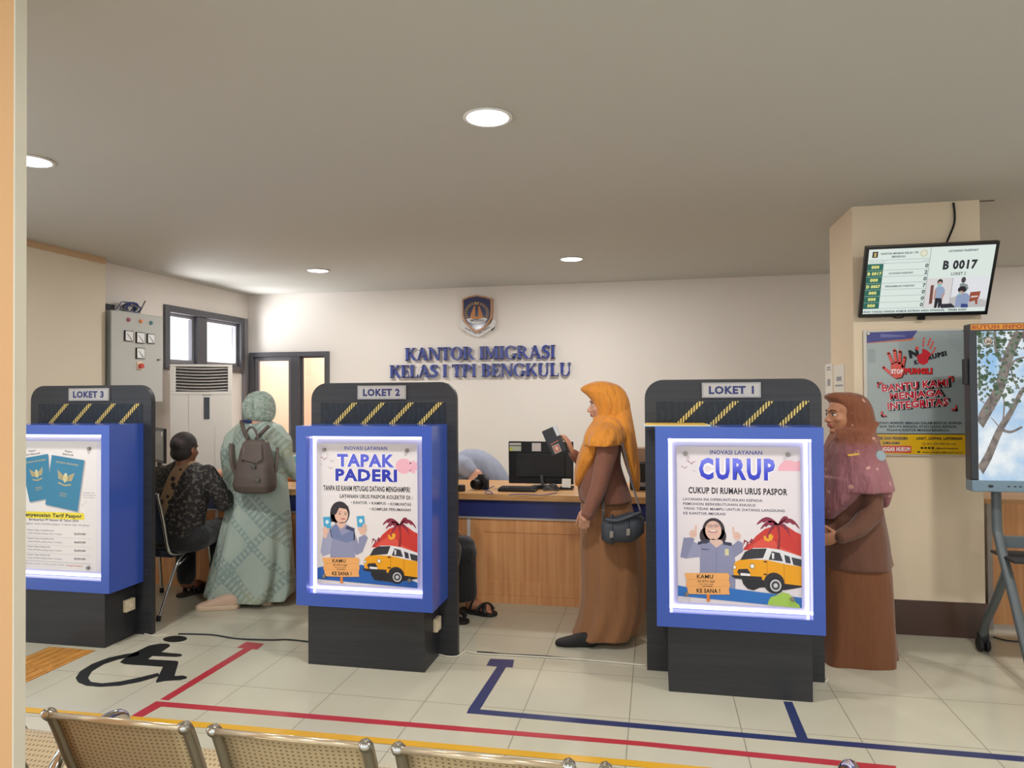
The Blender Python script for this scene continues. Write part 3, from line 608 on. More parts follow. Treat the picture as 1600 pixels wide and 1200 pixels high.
# ---------------------------------------------------------------- shield emblem above the lettering
m_copper = M('copper_rim', 'b98a68', .35, .4); m_shield = M('navy_shield', '2a2f57', .15, coat=.6); m_goldp = M('bronze_relief', 'c0824a', .4, .3); m_ribbon = M('ribbon_silver', 'd9d7d6', .4)
em = thing('shield_emblem', 'navy shield emblem with bronze tower and wreath above the wall lettering', 'emblem', (-1.905, 7.53, 2.36))
def E3(x, y, d=0.): p = atY(700+x/12., 440+y/12., 7.52); return (p.x, 7.52-d, p.z)
def em_prism(pts, d0, d1, name, mat): return MB().prism([E3(x, y, d0) for x, y in pts], (0, -(d1-d0), 0)).build(name, mat, em)
def shield(g): return [(270+g, 330+g*.7), (400, 280+g), (545, 252+g), (700, 280+g), (832-g, 318+g*.7), (835-g, 560), (825-g, 690-g*.4), (780-g*1.1, 780-g*.5), (690-g*.6, 885-g*.9), (550, 965-g*1.5), (420+g*.6, 870-g*.9), (310+g*1.1, 760-g*.5), (275+g, 640)]
rb = MB()
for pts in ([(210, 770), (270, 715), (330, 790), (440, 900), (555, 970), (560, 1040), (500, 1020), (330, 940), (245, 860)], [(555, 970), (680, 890), (800, 780), (845, 700), (905, 745), (870, 850), (760, 935), (600, 1035), (560, 1040)]):
    rb.prism([E3(x, y, -.03) for x, y in pts], (0, -.035, 0))
rb.build('ribbon', m_ribbon, em)
em_prism([(285, 870), (350, 940), (320, 945), (290, 910)], -.035, -.005, 'ribbon_fold', M('ribbon_dark', '3a3634', .5)); em_prism([(800, 860), (890, 760), (870, 850), (815, 920)], -.035, -.005, 'ribbon_fold', M('ribbon_dark', '3a3634', .5))
em_prism(shield(0), -.045, .02, 'rim', m_copper); em_prism(shield(30), .0, .026, 'field', m_shield)
rl = MB()
for y0, y1, hw0, hw1 in ((660, 705, 118, 130), (618, 655, 105, 115), (575, 612, 92, 102), (532, 568, 78, 88), (488, 525, 62, 74), (460, 482, 45, 60)):
    rl.prism([E3(550-hw0, y0, .024), (E3(550+hw0, y0, .024)), (E3(550+hw1, y1, .024)), E3(550-hw1, y1, .024)], (0, -.008, 0))
rl.build('tower_relief', m_goldp, em)
em_prism([(525, 450), (577, 450), (577, 665), (525, 665)], .03, .036, 'tower_door', m_shield)
wr = MB()
for sgn in (-1, 1):
    for i in range(13):
        a = math.radians(100+i*12.5 if sgn < 0 else 80-i*12.5); cx_, cy_ = 550+205*math.cos(a), 595-185*math.sin(a); tx, ty = -math.sin(a)*sgn*-1, -math.cos(a)*sgn*-1
        nx, ny = math.cos(a), -math.sin(a)
        for o in (-14, 14): wr.prism([E3(cx_+nx*o-tx*18, cy_+ny*o-ty*18, .025), E3(cx_+nx*(o+13), cy_+ny*(o+13), .025), E3(cx_+nx*o+tx*18, cy_+ny*o+ty*18, .025), E3(cx_+nx*(o-13), cy_+ny*(o-13), .025)], (0, -.008, 0))
wr.build('wreath', M('wreath_bronze', 'a98a5e', .4, .3), em)
em_prism([(543+40*math.cos(PI/2+i*PI/5)*(1 if i % 2 == 0 else .42), 415-40*math.sin(PI/2+i*PI/5)*(1 if i % 2 == 0 else .42)) for i in range(10)], .025, .035, 'star', M('wreath_bronze'))
em_prism([(355, 715), (430, 690), (500, 718), (600, 715), (685, 680), (755, 705), (690, 765), (590, 800), (490, 795), (400, 765)], .027, .035, 'scroll', m_ribbon)
A = Art(lambda x, y, d: E3(x, y, .035+d)); A.text('IMIGRASI', 430, 755, 255, 40, '26284a', 1, .03); A.build('scroll_lettering', em)
A = Art(lambda x, y, d: E3(x, y, .0055+d)); A.text('BHUMI PURA', 322, 885, 235, 30, '55525a', 1, .03, rot=.48); A.build('ribbon_lettering', em); A = Art(lambda x, y, d: E3(x, y, .0055+d)); A.text('WIRA WIBAWA', 585, 1000, 260, 30, '55525a', 1, .03, rot=-.60); A.build('ribbon_lettering', em)

# ---------------------------------------------------------------- queue screen hung on the pillar
m_blk = M('black_plastic', '16161a', .35); m_blk2 = M('matt_black', '1c1c1f', .6)
tv = thing('queue_screen', 'wall television tilted down from the pillar, showing queue number B 0017', 'television', (1.615, 4.70, 2.19))
O = V((1.2505, 4.6, 2.394)); U = V((1, 0, 0)); Vv = V((0, -.4, .9165)).normalized(); Nn = U.cross(Vv)
def TV(u, v, d=0.): return O+U*(u*.727)-Vv*(v*.449)+Nn*d
MB().obox(TV(.5, .5, -.018), U*.3635, Vv*.2245, Nn*.018).build('cabinet', m_blk, tv, bevel=.004)
MB().obox(TV(.5, .5, -.05), U*.2, Vv*.14, Nn*.02).build('rear_housing', m_blk2, tv, bevel=.008)
MB().obox(TV(.5, 1.02, -.012), U*.022, Vv*.016, Nn*.010).build('sensor_bump', m_blk, tv, bevel=.005)
br = MB(); br.box(1.48, 1.75, 4.815, 4.845, 2.1, 2.3); br.cyl((1.54, 4.82, 2.25), TV(.4, .4, -.06), .014, 12); br.cyl((1.69, 4.82, 2.25), TV(.6, .4, -.06), .014, 12); br.build('wall_bracket', m_blk2, tv)
def S3(u, v, d): return TV(.027+u*.946, .04+v*.905, d+.0006)
A = Art(S3, emit=.72); G = 'e9f5ee'
A.rect(0, 0, 1, 1, G, 0); K = '2b3a44'
A.rect(.496, 0, .5, .93, '8aa3a0', 1); A.rect(0, .163, .5, .168, '8aa3a0', 1); A.rect(0, .213, .5, .218, '8aa3a0', 1)
A.rect(.03, .035, .075, .125, '1d1d22', 1); A.poly([(.04, .06), (.052, .05), (.065, .06), (.058, .085), (.066, .11), (.04, .11), (.047, .085)], 'd8c46a', 2)
A.ell(.445, .085, .03, .055, 'd8d6b0', 1); A.ell(.445, .085, .021, .038, 'eef0dc', 2)
A.text('KANTOR IMIGRASI KELAS I TPI', .1, .085, .30, .03, '46575e', 1, .04); A.text('BENGKULU', .19, .135, .11, .03, '46575e', 1, .04); A.text('NOMOR ANTRIAN AKTIF', .01, .2, .13, .016, '8fa09f', 1); A.text('JUMLAH', .44, .2, .05, .016, '8fa09f', 1)
for i, (a, b, c_) in enumerate((('000', '', '0'), ('B 0017', 'LAYANAN PASSPORT', '2'), ('000', '', '0'), ('D 0007', 'PENGAMBILAN PASSPORT', '7'), ('000', '', '0'), ('000', '', '0'), ('000', '', '0'))):
    y = .222+i*.1; A.rect(.0, y, .13, y+.097, '17695a', 1); A.text(a, .065, y+.072, .065 if len(a) == 3 else .115, .05, 'f4ee8c', 2, .06, 'C'); A.rect(.13, y+.095, .5, y+.1, '8aa3a0', 1)
    if b: A.text(b, .18 if i == 1 else .165, y+.064, .2 if i == 1 else .24, .028, '56666c', 1, .04)
    A.text(c_, .468, y+.078, .026, .058, K, 1, .03)
A.text('LAYANAN PASSPORT', .64, .085, .23, .032, '46575e', 1, .04); A.text('B 0017', .61, .345, .27, .135, '20232b', 1, .05); A.text('LOKET 2', .685, .435, .115, .045, '33404a', 1, .02)
A.rect(.5, .47, 1, .935, 'e6e2e2', 1); A.rect(.71, .47, 1, .80, 'eef0f4', 2); A.poly([(.705, .935), (.705, .78), (.80, .73), (1, .84), (1, .935)], 'c9c6c6', 3)
A.poly([(.535, .58), (.56, .57), (.565, .86), (.54, .87)], '7d4a40', 3); A.line([(.705, .47), (.705, .93)], .006, 'b9b7bb', 4)
A.ell(.605, .53, .022, .045, '2a2629', 5); A.ell(.605, .555, .018, .035, 'd2a898', 6); A.poly([(.588, .56), (.62, .56), (.618, .60), (.59, .60)], '8fcfd0', 7)
A.poly([(.575, .62), (.6, .595), (.635, .605), (.655, .66), (.652, .73), (.64, .73), (.636, .78), (.583, .775), (.58, .70)], '9fb0cc', 5); A.line([(.578, .64), (.577, .80)], .014, 'c89c8c', 6); A.line([(.65, .7), (.635, .8)], .014, 'c89c8c', 6)
A.poly([(.583, .775), (.637, .78), (.645, .86), (.63, .93), (.615, .93), (.612, .83), (.605, .93), (.585, .93)], '22222a', 6)
A.ell(.79, .51, .018, .045, '4c4246', 5); A.poly([(.765, .57), (.79, .555), (.825, .58), (.84, .64), (.82, .70), (.77, .68)], '8d9a97', 5)
A.ell(.79, .655, .034, .05, '262228', 6); A.poly([(.755, .74), (.79, .70), (.84, .72), (.865, .78), (.855, .86), (.85, .93), (.755, .93), (.75, .82)], '98a8c8', 7); A.ell(.785, .705, .02, .03, 'cfa493', 8); A.poly([(.765, .70), (.79, .70), (.785, .735), (.768, .735)], '9ad2d2', 9)
A.poly([(.86, .70), (.94, .69), (.935, .78), (.925, .82), (.93, .89), (.915, .89), (.905, .83), (.865, .85), (.855, .8)], 'a2513a', 6); A.poly([(.87, .76), (.925, .755), (.925, .775), (.87, .785)], 'e6d9d2', 7)
A.poly([(.63, .87), (.72, .865), (.76, .93), (.64, .935)], '2d2e3a', 8); A.poly([(.80, .935), (.80, .87), (.85, .88), (.86, .935)], '3a4a8a', 9)
A.text('UKAN TUNGGU HINGGA NOMOR ANTRIAN ANDA DIPANGGIL . TERIMA KASIH', .0, .985, .85, .034, '46575e', 1, .04)
A.build('screen', tv)
cb = curve_pts([(1.817, 4.828, 2.688), (1.822, 4.825, 2.62), (1.815, 4.82, 2.55), (1.775, 4.80, 2.46), (1.735, 4.77, 2.38), (1.72, 4.74, 2.3)], 6)
tag(MB().tube(cb, .0065, 8).build('power_cable', m_blk, smooth=True, origin=cb[0]), 'brown power cable dropping from the ceiling to the queue screen', 'cable')
lp = curve_pts([TV(.22, .9, -.04), TV(.27, 1.0, -.03), TV(.32, 1.035, -.03), TV(.37, 1.02, -.03), TV(.41, .95, -.04)], 5)
MB().tube(lp, .004, 6).build('cable_loop', m_blk, tv, smooth=True)

# ---------------------------------------------------------------- anti-bribery poster on the pillar
pp = thing('wall_poster', 'grey and yellow poster with red handprints under acrylic on the pillar', 'poster', (1.595, 4.83, 1.51))
q0 = atY(1349, 516.5, 4.822); q1 = atY(1516, 713, 4.822)
def PP(x, y, d): return (q0.x+(x-50)/(958-50)*(q1.x-q0.x), 4.8225-d, q0.z+(y-90)/(1150-90)*(q1.z-q0.z))
MB().box(q0.x, q1.x, 4.824, 4.829, q1.z, q0.z).build('acrylic_sheet', M('clear_acrylic', 'cfc8bb', .1), pp)
A = Art(PP, rough=.2, eps=.0004)
A.rect(80, 105, 950, 1140, '98a3a4', 0); A.rect(80, 105, 360, 960, 'a4adac', 1)
A.rect(80, 970, 950, 1138, 'e2b21c', 2); A.rect(80, 964, 950, 972, '3a3f46', 3)
A.poly([(80, 108), (525, 100), (475, 165), (80, 195)], '3f4187', 3); A.poly([(80, 195), (440, 170), (500, 152), (480, 180), (420, 185), (80, 200)], 'c7714a', 2); A.poly([(200, 120), (420, 140), (420, 150), (200, 152)], '6b6da6', 4)
for i in range(9):
    for j in range(14-i): A.ell(930-i*17, 115+j*17, 3+.3*i, 3, '7e8b90', 2, 6)
for i in range(5):
    for j in range(8): A.ell(92+i*13+(j % 2)*6, 255+j*15, 4, 5, '6e7d84', 2, 6)
H = 'd9544a'
for d, h, l in ((8, '2b2528', 5), (0, H, 6)):       # open hand print STOP
    A.poly([(x+d, y+d) for x, y in ((285, 440), (290, 375), (330, 360), (380, 365), (405, 410), (395, 460), (380, 490), (330, 500), (295, 480))], h, l)
    for a, b, w_ in (((222, 405), (300, 470), 24), ((268, 285), (305, 380), 24), ((320, 262), (332, 370), 26), ((368, 272), (362, 380), 25), ((408, 320), (388, 410), 22)):
        A.line([(a[0]+d, a[1]+d), (b[0]+d, b[1]+d)], w_, h, l); A.ell(a[0]+d, a[1]+d, w_/2, w_/2, h, l, 12)
A.text('STOP', 288, 462, 106, 40, 'f2e4e0', 8, .05); A.text('PUNGLI', 412, 470, 238, 54, '2b2528', 6, .09); A.text('PUNGLI', 406, 466, 238, 52, 'd2302f', 7, .07)
A.text('N', 452, 335, 85, 70, '2b2b30', 6, .07, rot=-.18); A.text('K', 495, 388, 34, 36, '2b2b30', 6, .06, rot=-.2); A.text('RUPSI', 612, 350, 165, 42, '2b2b30', 6, .07, rot=-.22)
A.poly([(510, 230), (535, 245), (520, 270), (500, 250)], H, 7)
A.poly([(515, 310), (560, 290), (565, 250), (600, 265), (640, 300), (615, 330), (610, 370), (570, 390), (525, 370)], 'c3303a', 7)
for a, b in (((578, 160), (570, 235)), ((635, 165), (610, 230)), ((658, 195), (630, 255)), ((676, 245), (645, 300))):
    for k in range(3): A.line([(a[0]+(b[0]-a[0])*(k*.36), a[1]+(b[1]-a[1])*(k*.36)), (a[0]+(b[0]-a[0])*(k*.36+.27), a[1]+(b[1]-a[1])*(k*.36+.27))], 15, H, 7)
for s_, x, y, w_, h_ in (('BANTU KAMI', 208, 612, 575, 62), ('MENJAGA', 275, 682, 462, 58), ('INTEGRITAS', 255, 766, 525, 62)):
    A.text(s_, x+8, y+10, w_+18, h_+8, '2a2a2e', 6, .14, rot=-.075); A.text(s_, x-3, y+3, w_+6, h_+4, 'efe6e4', 7, .1, rot=-.075); A.text(s_, x, y, w_, h_, 'c4263a', 8, .035, rot=-.075)
for x, y, sx, sy in ((165, 530, 1, 1), (825, 485, -1, 1), (195, 820, 1, -1), (850, 770, -1, -1)):
    for d, h, l in ((8, '2a2a2e', 5), (0, 'd8494a', 6)): A.rect(min(x, x+45*sx)+d, min(y, y+14*sy)+d, max(x, x+45*sx)+d, max(y, y+14*sy)+d, h, l); A.rect(min(x, x+14*sx)+d, min(y, y+45*sy)+d, max(x, x+14*sx)+d, max(y, y+45*sy)+d, h, l)
for i, (s_, x, w_) in enumerate((('DILARANG MEMBERI IMBALAN DALAM BENTUK APAPUN', 118, 770), ('BAIK BERUPA BARANG ATAU UANG KEPADA', 182, 664), ('PEGAWAI KANTOR IMIGRASI BENGKULU', 246, 536))): A.text(s_, x, 886+i*30, w_, 21, '2f3c44', 3, .03)
A.text('PEMBERI DAN PENERIMA', 105, 1018, 325, 26, '3a4048', 4, .04); A.text('SAMA-SAMA', 208, 1056, 150, 24, '3a4048', 4, .04); A.rect(95, 1068, 456, 1126, 'd23a34', 4); A.text('MELANGGAR HUKUM', 108, 1114, 338, 36, 'f2e9e4', 5, .05)
A.text('LIHAT, LAWAN, LAPORKAN', 502, 1016, 388, 24, '2a2c33', 4, .05); A.text('0811 7330 4040 (wa only)', 590, 1056, 250, 15, '4a4632', 4, .02); A.ell(565, 1050, 14, 12, '4a4632', 4); A.ell(565, 1050, 10, 8, 'e2b21c', 5)
for i in range(4): A.rect(537+i*31, 1076, 558+i*31, 1092, '3a382c', 4)
A.text('@kanim.bengkulu', 672, 1092, 185, 14, '4a4632', 4, .02); A.text('kanim_bengkulu@imigrasi.go.id', 552, 1126, 340, 14, '4a4632', 4, .02); A.ell(520, 1118, 14, 8, '4a4632', 4)
A.build('poster_print', pp)
for x, y in ((92, 118), (925, 108), (936, 1124), (92, 1124)):
    c_ = PP(x, y, 0); MB().cyl((c_[0], 4.812, c_[2]), (c_[0], 4.84, c_[2]), .0095, 16).build('standoff_screw', M('bright_steel', 'b9b4aa', .25, .8), pp, bevel=.002)
# notices on the side of the pillar
for (y0, y1, z0, z1, lines, lb) in ((5.385, 5.60, 1.45, 1.722, ((.5, .9, .5, .012), (.5, .84, .6, .008), (.5, .5, .4, .05), (.5, .2, .3, .01)), 'white printed notice taped to the side of the pillar, nearer the wall'),
                                    (5.07, 5.335, 1.45, 1.705, ((.5, .62, .5, .03), (.5, .44, .8, .012)), 'white printed sheet taped to the side of the pillar, nearer its front corner')):
    n_ = MB().box(1.2305, 1.236, y0, y1, z0, z1); n_.m = [0]*len(n_.f)
    for u_, v_, w_, h_ in lines: cy_, cz_ = y0+(y1-y0)*(1-u_), z0+(z1-z0)*v_; n_.box(1.2298, 1.2304, cy_-(y1-y0)*w_/2, cy_+(y1-y0)*w_/2, cz_-h_/2, cz_+h_/2, 1)
    tag(n_.build('paper_notice', [M('paper_white'), M('print_grey', '9a9aa0', .6)], origin=(1.234, y0, z0)), lb, 'notice')

# ---------------------------------------------------------------- interactive display on a wheeled stand
dY = 4.25; s_ = dY/4.5
dp = thing('display_stand', 'large touch display on a grey wheeled stand beside the pillar, showing tree branches', 'display', (2.35, dY+.1, 0))
a0 = atY(1514, 506, dY); a1 = atY(1519, 768, dY); dx0, dz1, dz0 = (a0.x+a1.x)/2, a0.z, a1.z; dx1 = dx0+1.42
m_grey = M('grey_steel', '5c6467', .45, .2); m_bezel = M('dark_bezel', '2c2f34', .4); m_bluegrey = M('blue_grey_trim', '6f8594', .35, .1)
MB().box(dx0, dx1, dY, dY+.08, dz0+.062, dz1).build('display_body', m_bezel, dp, bevel=.006)
MB().box(dx0, dx1, dY-.006, dY+.08, dz0, dz0+.062).build('lower_trim', m_bluegrey, dp, bevel=.006)
MB().box(dx0-.018, dx0, dY+.02, dY+.06, dz0+.58, dz0+.72).build('side_speaker', m_blk2, dp, bevel=.004)
A = Art(lambda x, y, d: (dx0+x, dY-.0065-d, dz0+y))
for i, x in enumerate((.17, .20, .225, .25, .275)): A.rect(x, .028, x+.013, .034, '22262b', 1)
A.ell(.09, .031, .014, .008, '22262b', 1); A.build('button_marks', dp)
sx0 = atY(1526, 522, dY).x; sz1 = atY(1526, 518, dY).z; sz0 = atY(1529, 751, dY).z; sx1 = dx1-.045
def D3(x, y, d): return (sx0+(x-92)/283*.225*s_*1.0, dY-.0006-d, sz1+(y-142)/873*(sz0-sz1))
t = NT('sky_screen'); f = t.noise(t.coord(), 5.5, 5); cl = t.ramp(f, [(.35, '8fbfe8'), (.52, 'cfe0ee'), (.62, 'eef4f6')]); t.l(cl, t.b.inputs['Emission Color']); t.set(Base_Color=(.015, .015, .016, 1), Emission_Strength=.78, Roughness=.25); m_sky = t.m
t = NT('bark_screen'); f = t.noise(t.coord(), 30, 5); cl = t.ramp(f, [(.35, '5d5550'), (.6, '9a8a80')]); t.l(cl, t.b.inputs['Emission Color']); t.set(Base_Color=(.015, .015, .016, 1), Emission_Strength=.6, Roughness=.25); m_bark = t.m
A = Art(D3, emit=.62, rough=.25); xr = 92+(sx1-sx0)/(.225*s_)*283
A.rect(92, 142, xr, 1015, m_sky, 0)
def branch(pts, w0, w1, L=3):
    p = curve_pts([(x, y, 0) for x, y in pts], 5); n = len(p); l, r = [], []
    for i, q in enumerate(p):
        d = (p[min(i+1, n-1)]-p[max(i-1, 0)]).normalized(); w = (w0+(w1-w0)*i/(n-1))/2; l.append((max(92, min(xr, q.x-d.y*w)), max(142, min(1015, q.y+d.x*w)))); r.append((max(92, min(xr, q.x+d.y*w)), max(142, min(1015, q.y-d.x*w))))
    for i in range(n-1): A.mb.add([D3(x, y, L*A.eps) for x, y in (l[i], l[i+1], r[i+1], r[i])], [(0, 1, 2, 3)], A.c(m_bark))
branch([(95, 690), (160, 590), (230, 480), (270, 360), (320, 230), (375, 142)], 70, 60); branch([(95, 960), (150, 880), (230, 720), (300, 620), (375, 490)], 60, 26, 4); branch([(250, 320), (215, 250), (210, 142)], 28, 16, 2)
branch([(240, 715), (300, 730), (375, 700)], 18, 12, 2); branch([(310, 340), (345, 310), (440, 290)], 16, 8, 2); branch([(360, 480), (320, 420), (310, 340)], 12, 8, 2); branch([(375, 142), (520, 300), (700, 420), (900, 470)], 50, 14); branch([(375, 490), (560, 380), (760, 300), (1000, 250)], 26, 8); branch([(900, 1015), (1000, 700), (1200, 400), (1300, 142)], 80, 40)
branch([(250, 690), (262, 560), (240, 500)], 12, 5, 2); branch([(100, 540), (150, 570), (200, 600)], 5, 8, 2); branch([(230, 705), (200, 670), (175, 645)], 8, 3, 2)
rr = random.Random(3)
for k in range(520):
    x = rr.choice((rr.gauss(130, 50), rr.gauss(300, 60), rr.uniform(400, xr-30))); y = rr.choice((rr.gauss(210, 60), rr.gauss(450, 50), rr.gauss(260, 90))); x = min(max(x, 104), xr-14); y = min(max(y, 154), 990); r_ = rr.uniform(5, 13)*(1.7 if k % 5 == 0 else 1)
    A.ell(x, y, r_, r_*.8, rr.choice(('6f7f6a', '53654f', '7d8c78', '47603f')), 5, 6)
A.ell(165, 200, 27, 24, '8a6f52', 7); A.ell(165, 200, 22, 19, 'efe4d6', 8)
for x in (150, 160, 172): A.poly([(x, 212), (x+3, 190), (x+9, 190), (x+12, 212)], '8a6f52', 9)
A.build('screen', dp)
A = Art(lambda x, y, d: (dx0+x, dY-.0008-d, dz1-y)); A.rect(.006, .004, 1.30, .034, 'c8862c', 0); A.text('BUTUH INFORMASI LAYANAN KEIMIGRASIAN ? SENTUH LAYAR INI', .012, .030, 1.26, .022, '9b4a20', 1, .05); A.build('header_strip', dp)
px_ = atY(1557, 790, 4.36).x
for ox in (0, .95):
    b = MB(); b.tube(curve_pts([(px_+ox, 4.36, dz0+.5), (px_+ox, 4.36, .84), (px_+ox, 4.33, .70), (px_+ox, 4.22, .50), (px_+ox, 4.02, .13)], 5), .034, 8, flat=.7); b.tube(curve_pts([(px_+ox, 4.25, .56), (px_+ox+.01, 4.42, .34), (px_+ox+.02, 4.55, .20), (px_+ox+.02, 4.60, .10)], 5), .032, 8, flat=.7)
    b.build('leg', m_grey, dp, smooth=True)
    for yy in (4.02, 4.60):
        w_ = MB()
        for k in (-.018, .018): w_.lathe([(.0, -.012), (.034, -.012), (.04, -.006), (.04, .006), (.034, .012), (0, .012)], (px_+ox+.02+k, yy, .042), (1, 0, 0), 20)
        w_.box(px_+ox-.005, px_+ox+.045, yy-.02, yy+.02, .05, .11); w_.build('caster', m_blk2, dp, bevel=.003)
MB().box(px_-.01, px_+.97, 4.15, 4.42, .615, .63).build('tray', m_blk2, dp, bevel=.004); MB().box(px_, px_+.95, 4.34, 4.38, .66, .72).build('crossbar', m_grey, dp)

# ---------------------------------------------------------------- wooden desk behind the display
dk = thing('reception_desk', 'pale wooden desk standing behind the wheeled display at the pillar', 'desk', (2.8, 5.3, 0))
p0 = atY(1553, 985, 5.05)
MB().box(p0.x, 3.6, 5.05, 5.07, .03, .80).build('front_panel', m_woodv, dk); MB().box(p0.x-.05, 3.65, 5.02, 5.75, .80, .83).build('top', m_woodh, dk, bevel=.003)
MB().box(p0.x-.03, p0.x, 5.05, 5.7, 0, .80).build('side_panel', M('grey_laminate', 'a39a94', .5), dk); MB().box(3.6, 3.63, 5.05, 5.7, 0, .80).build('side_panel', m_woodv, dk)
for zz in (.32, .355): MB().cyl((p0.x+.11, 5.046, zz), (p0.x+.11, 5.051, zz), .006, 10).build('cable_hole', m_blk2, dk)

# ---------------------------------------------------------------- floor air conditioner
acc = atY(315, 569.5, 6.05); ath = math.atan2(-acc.x, acc.y); ay = acc.y
ac = thing('air_conditioner', 'tall white floor standing air conditioner below the bright window', 'air conditioner', (acc.x, ay, 0))
m_acw = M('ac_white', 'dcdad4', .4, vary=.02, scale=4); x0, x1, zt = acc.x-.275, acc.x+.275, acc.z; gx0, gx1 = x0+.05, x1-.042; gz1, gz0 = zt-.022, zt-.26
b = MB(); b.box(x0, x1, ay, ay+.3, 0, gz0); b.box(x0, x1, ay, ay+.3, gz1, zt); b.box(x0, gx0, ay, ay+.3, gz0, gz1); b.box(gx1, x1, ay, ay+.3, gz0, gz1); b.box(gx0, gx1, ay+.06, ay+.3, gz0, gz1); b.build('cabinet', m_acw, ac, bevel=.004)
b = MB()
for i in range(8):
    z = gz0+.014+i*.0295; b.loft([[(gx0+(gx1-gx0)*j/8, ay+.006+dy-.012*math.sin(PI*j/8), z+dz-.01*math.sin(PI*j/8)) for dy, dz in ((0, 0), (.04, .012), (.04, .020), (0, .008))] for j in range(9)])
b.build('louvre', M('ac_grey', 'b4b0ac', .4), ac); MB().box(gx0, gx1, ay+.052, ay+.058, gz0, gz1).build('duct', M('duct_dark', '4c4a4a', .6), ac)
dx_ = acc.x+.02; MB().box(dx_, dx_+.05, ay-.004, ay, zt-.525, zt-.315).build('display_window', M('black_gloss', '20222c', .1), ac)
A = Art(lambda x, y, d: (x, ay-.0005-d, -y)); A.text('Panasonic', dx_+.025, -(zt-.30), .075, .011, '6a6a70', 1, .03, 'C'); A.build('brand_lettering', ac)
MB().box(x0+.004, x1-.004, ay-.0012, ay, gz0-.03, gz0-.026).box(x0+.16, x0+.163, ay-.0012, ay, .2, gz0-.03).box(x1-.16, x1-.157, ay-.0012, ay, .2, zt-.60).build('panel_seam', M('seam_grey', 'b2afa9', .6), ac)
ac.rotation_euler.z = ath

# ---------------------------------------------------------------- electrical panel on the left wall
PX = -4.55; e0 = atX(179, 485, PX); e1 = atX(253.5, 629, PX); ey0, ey1 = 5.26, e1.y; ez1, ez0 = atX(253, 495, PX).z, e1.z
ep = thing('electrical_panel', 'grey metal electrical cabinet with meters mounted beside the window', 'electrical panel', (XL, (ey0+ey1)/2, ez0))
MB().box(XL, PX, ey0, ey1, ez0, ez1).build('cabinet', M('cabinet_grey', 'b5b6b1', .45), ep, bevel=.004)
MB().box(PX, PX+.012, ey0-.06, ey1-.01, ez0+.01, ez1-.012).build('door', M('door_grey', 'b9bab5', .42), ep, bevel=.003)
for (a, b_, c_, d_) in ((195, 516, 208, 534), (213, 518.5, 226, 537), (230, 521, 241.5, 537.5), (213, 543, 226, 561)):
    q0_, q1_ = atX(a, b_, PX+.02), atX(c_, d_, PX+.02); mt = MB().box(PX+.012, PX+.024, q0_.y, q1_.y, q1_.z, q0_.z).build('meter', m_blk2, ep)
    MB().box(PX+.024, PX+.0255, q0_.y+.006, q1_.y-.006, q1_.z+.006, q0_.z-.006).build('dial', M('dial_white', 'e4e6e6', .3), mt)
    g = MB(); yy, zz = q0_.y*.3+q1_.y*.7, q1_.z*.72+q0_.z*.28; g.add([(PX+.0262, q0_.y+.02, zz+.04), (PX+.0262, q0_.y+.022, zz+.045), (PX+.0262, yy+.012, zz-.012), (PX+.0262, yy+.005, zz-.018)], [(0, 1, 2, 3)]); g.build('needle', m_blk2, mt)
for px, py, h in ((201.5, 499.5, 'b0647c'), (220.5, 502, 'eda064'), (236.5, 504.5, '5f8f96')):
    q = atX(px, py, PX+.02); MB().lathe([(0, .022), (.012, .02), (.017, .012), (.019, 0), (0, 0)], (PX+.012, q.y, q.z), (1, 0, 0), 16).build('indicator_lamp', M('lamp_'+h, h, .3), ep)
q = atX(219, 571, PX+.02); k_ = MB().box(PX+.012, PX+.02, q.y-.035, q.y+.03, q.z-.04, q.z+.035).build('switch_plate', M('cream_plate', 'e0cdb0', .5), ep); MB().cyl((PX+.02, q.y, q.z-.005), (PX+.045, q.y, q.z-.005), .022, 16).build('rotary_switch', M('red_plastic', 'c2473c', .4), k_)
q = atX(249, 562, PX+.02); MB().box(PX+.012, PX+.03, q.y-.02, q.y+.006, q.z-.006, q.z+.006).build('handle', m_steel, ep)
cbz = ez1
wb = MB()
for k in range(16):
    c_ = V((PX-.08+.03*rr.uniform(-1, 1), 5.52+.035*rr.uniform(-1, 1), cbz+.045)); r1, r2 = rr.uniform(.05, .105), rr.uniform(.035, .06); tl = rr.uniform(-.5, .5)
    wb.tube([(c_.x+.02*math.sin(3*q_), c_.y+r1*math.cos(q_), max(cbz+.006, c_.z+r2*math.sin(q_+tl))) for q_ in [2*PI*i/22 for i in range(22)]], .0042, 6, closed=True, m=0 if k < 11 else 1)
tag(wb.build('cable_bundle', [M('blue_cable', '3d4f8f', .5), M('grey_cable', '8f8b80', .5)], smooth=True, origin=(PX-.1, 5.5, cbz)), 'tangle of blue and grey wires lying on top of the electrical cabinet', 'wires')
tag(MB().box(-4.72, -4.66, 5.24, 5.38, cbz+.001, cbz+.06).build('dark_box', m_blk2, bevel=.003, origin=(-4.65, 5.3, cbz)), 'small dark box on top of the electrical cabinet beside the wires', 'box')
tag(MB().cyl((-4.60, 5.60, cbz+.0045), (-4.60, 5.68, cbz+.13), .006, 10).build('screwdriver', m_steel, origin=(-4.6, 5.6, cbz)), 'slim grey rod leaning up on top of the electrical cabinet', 'tool')

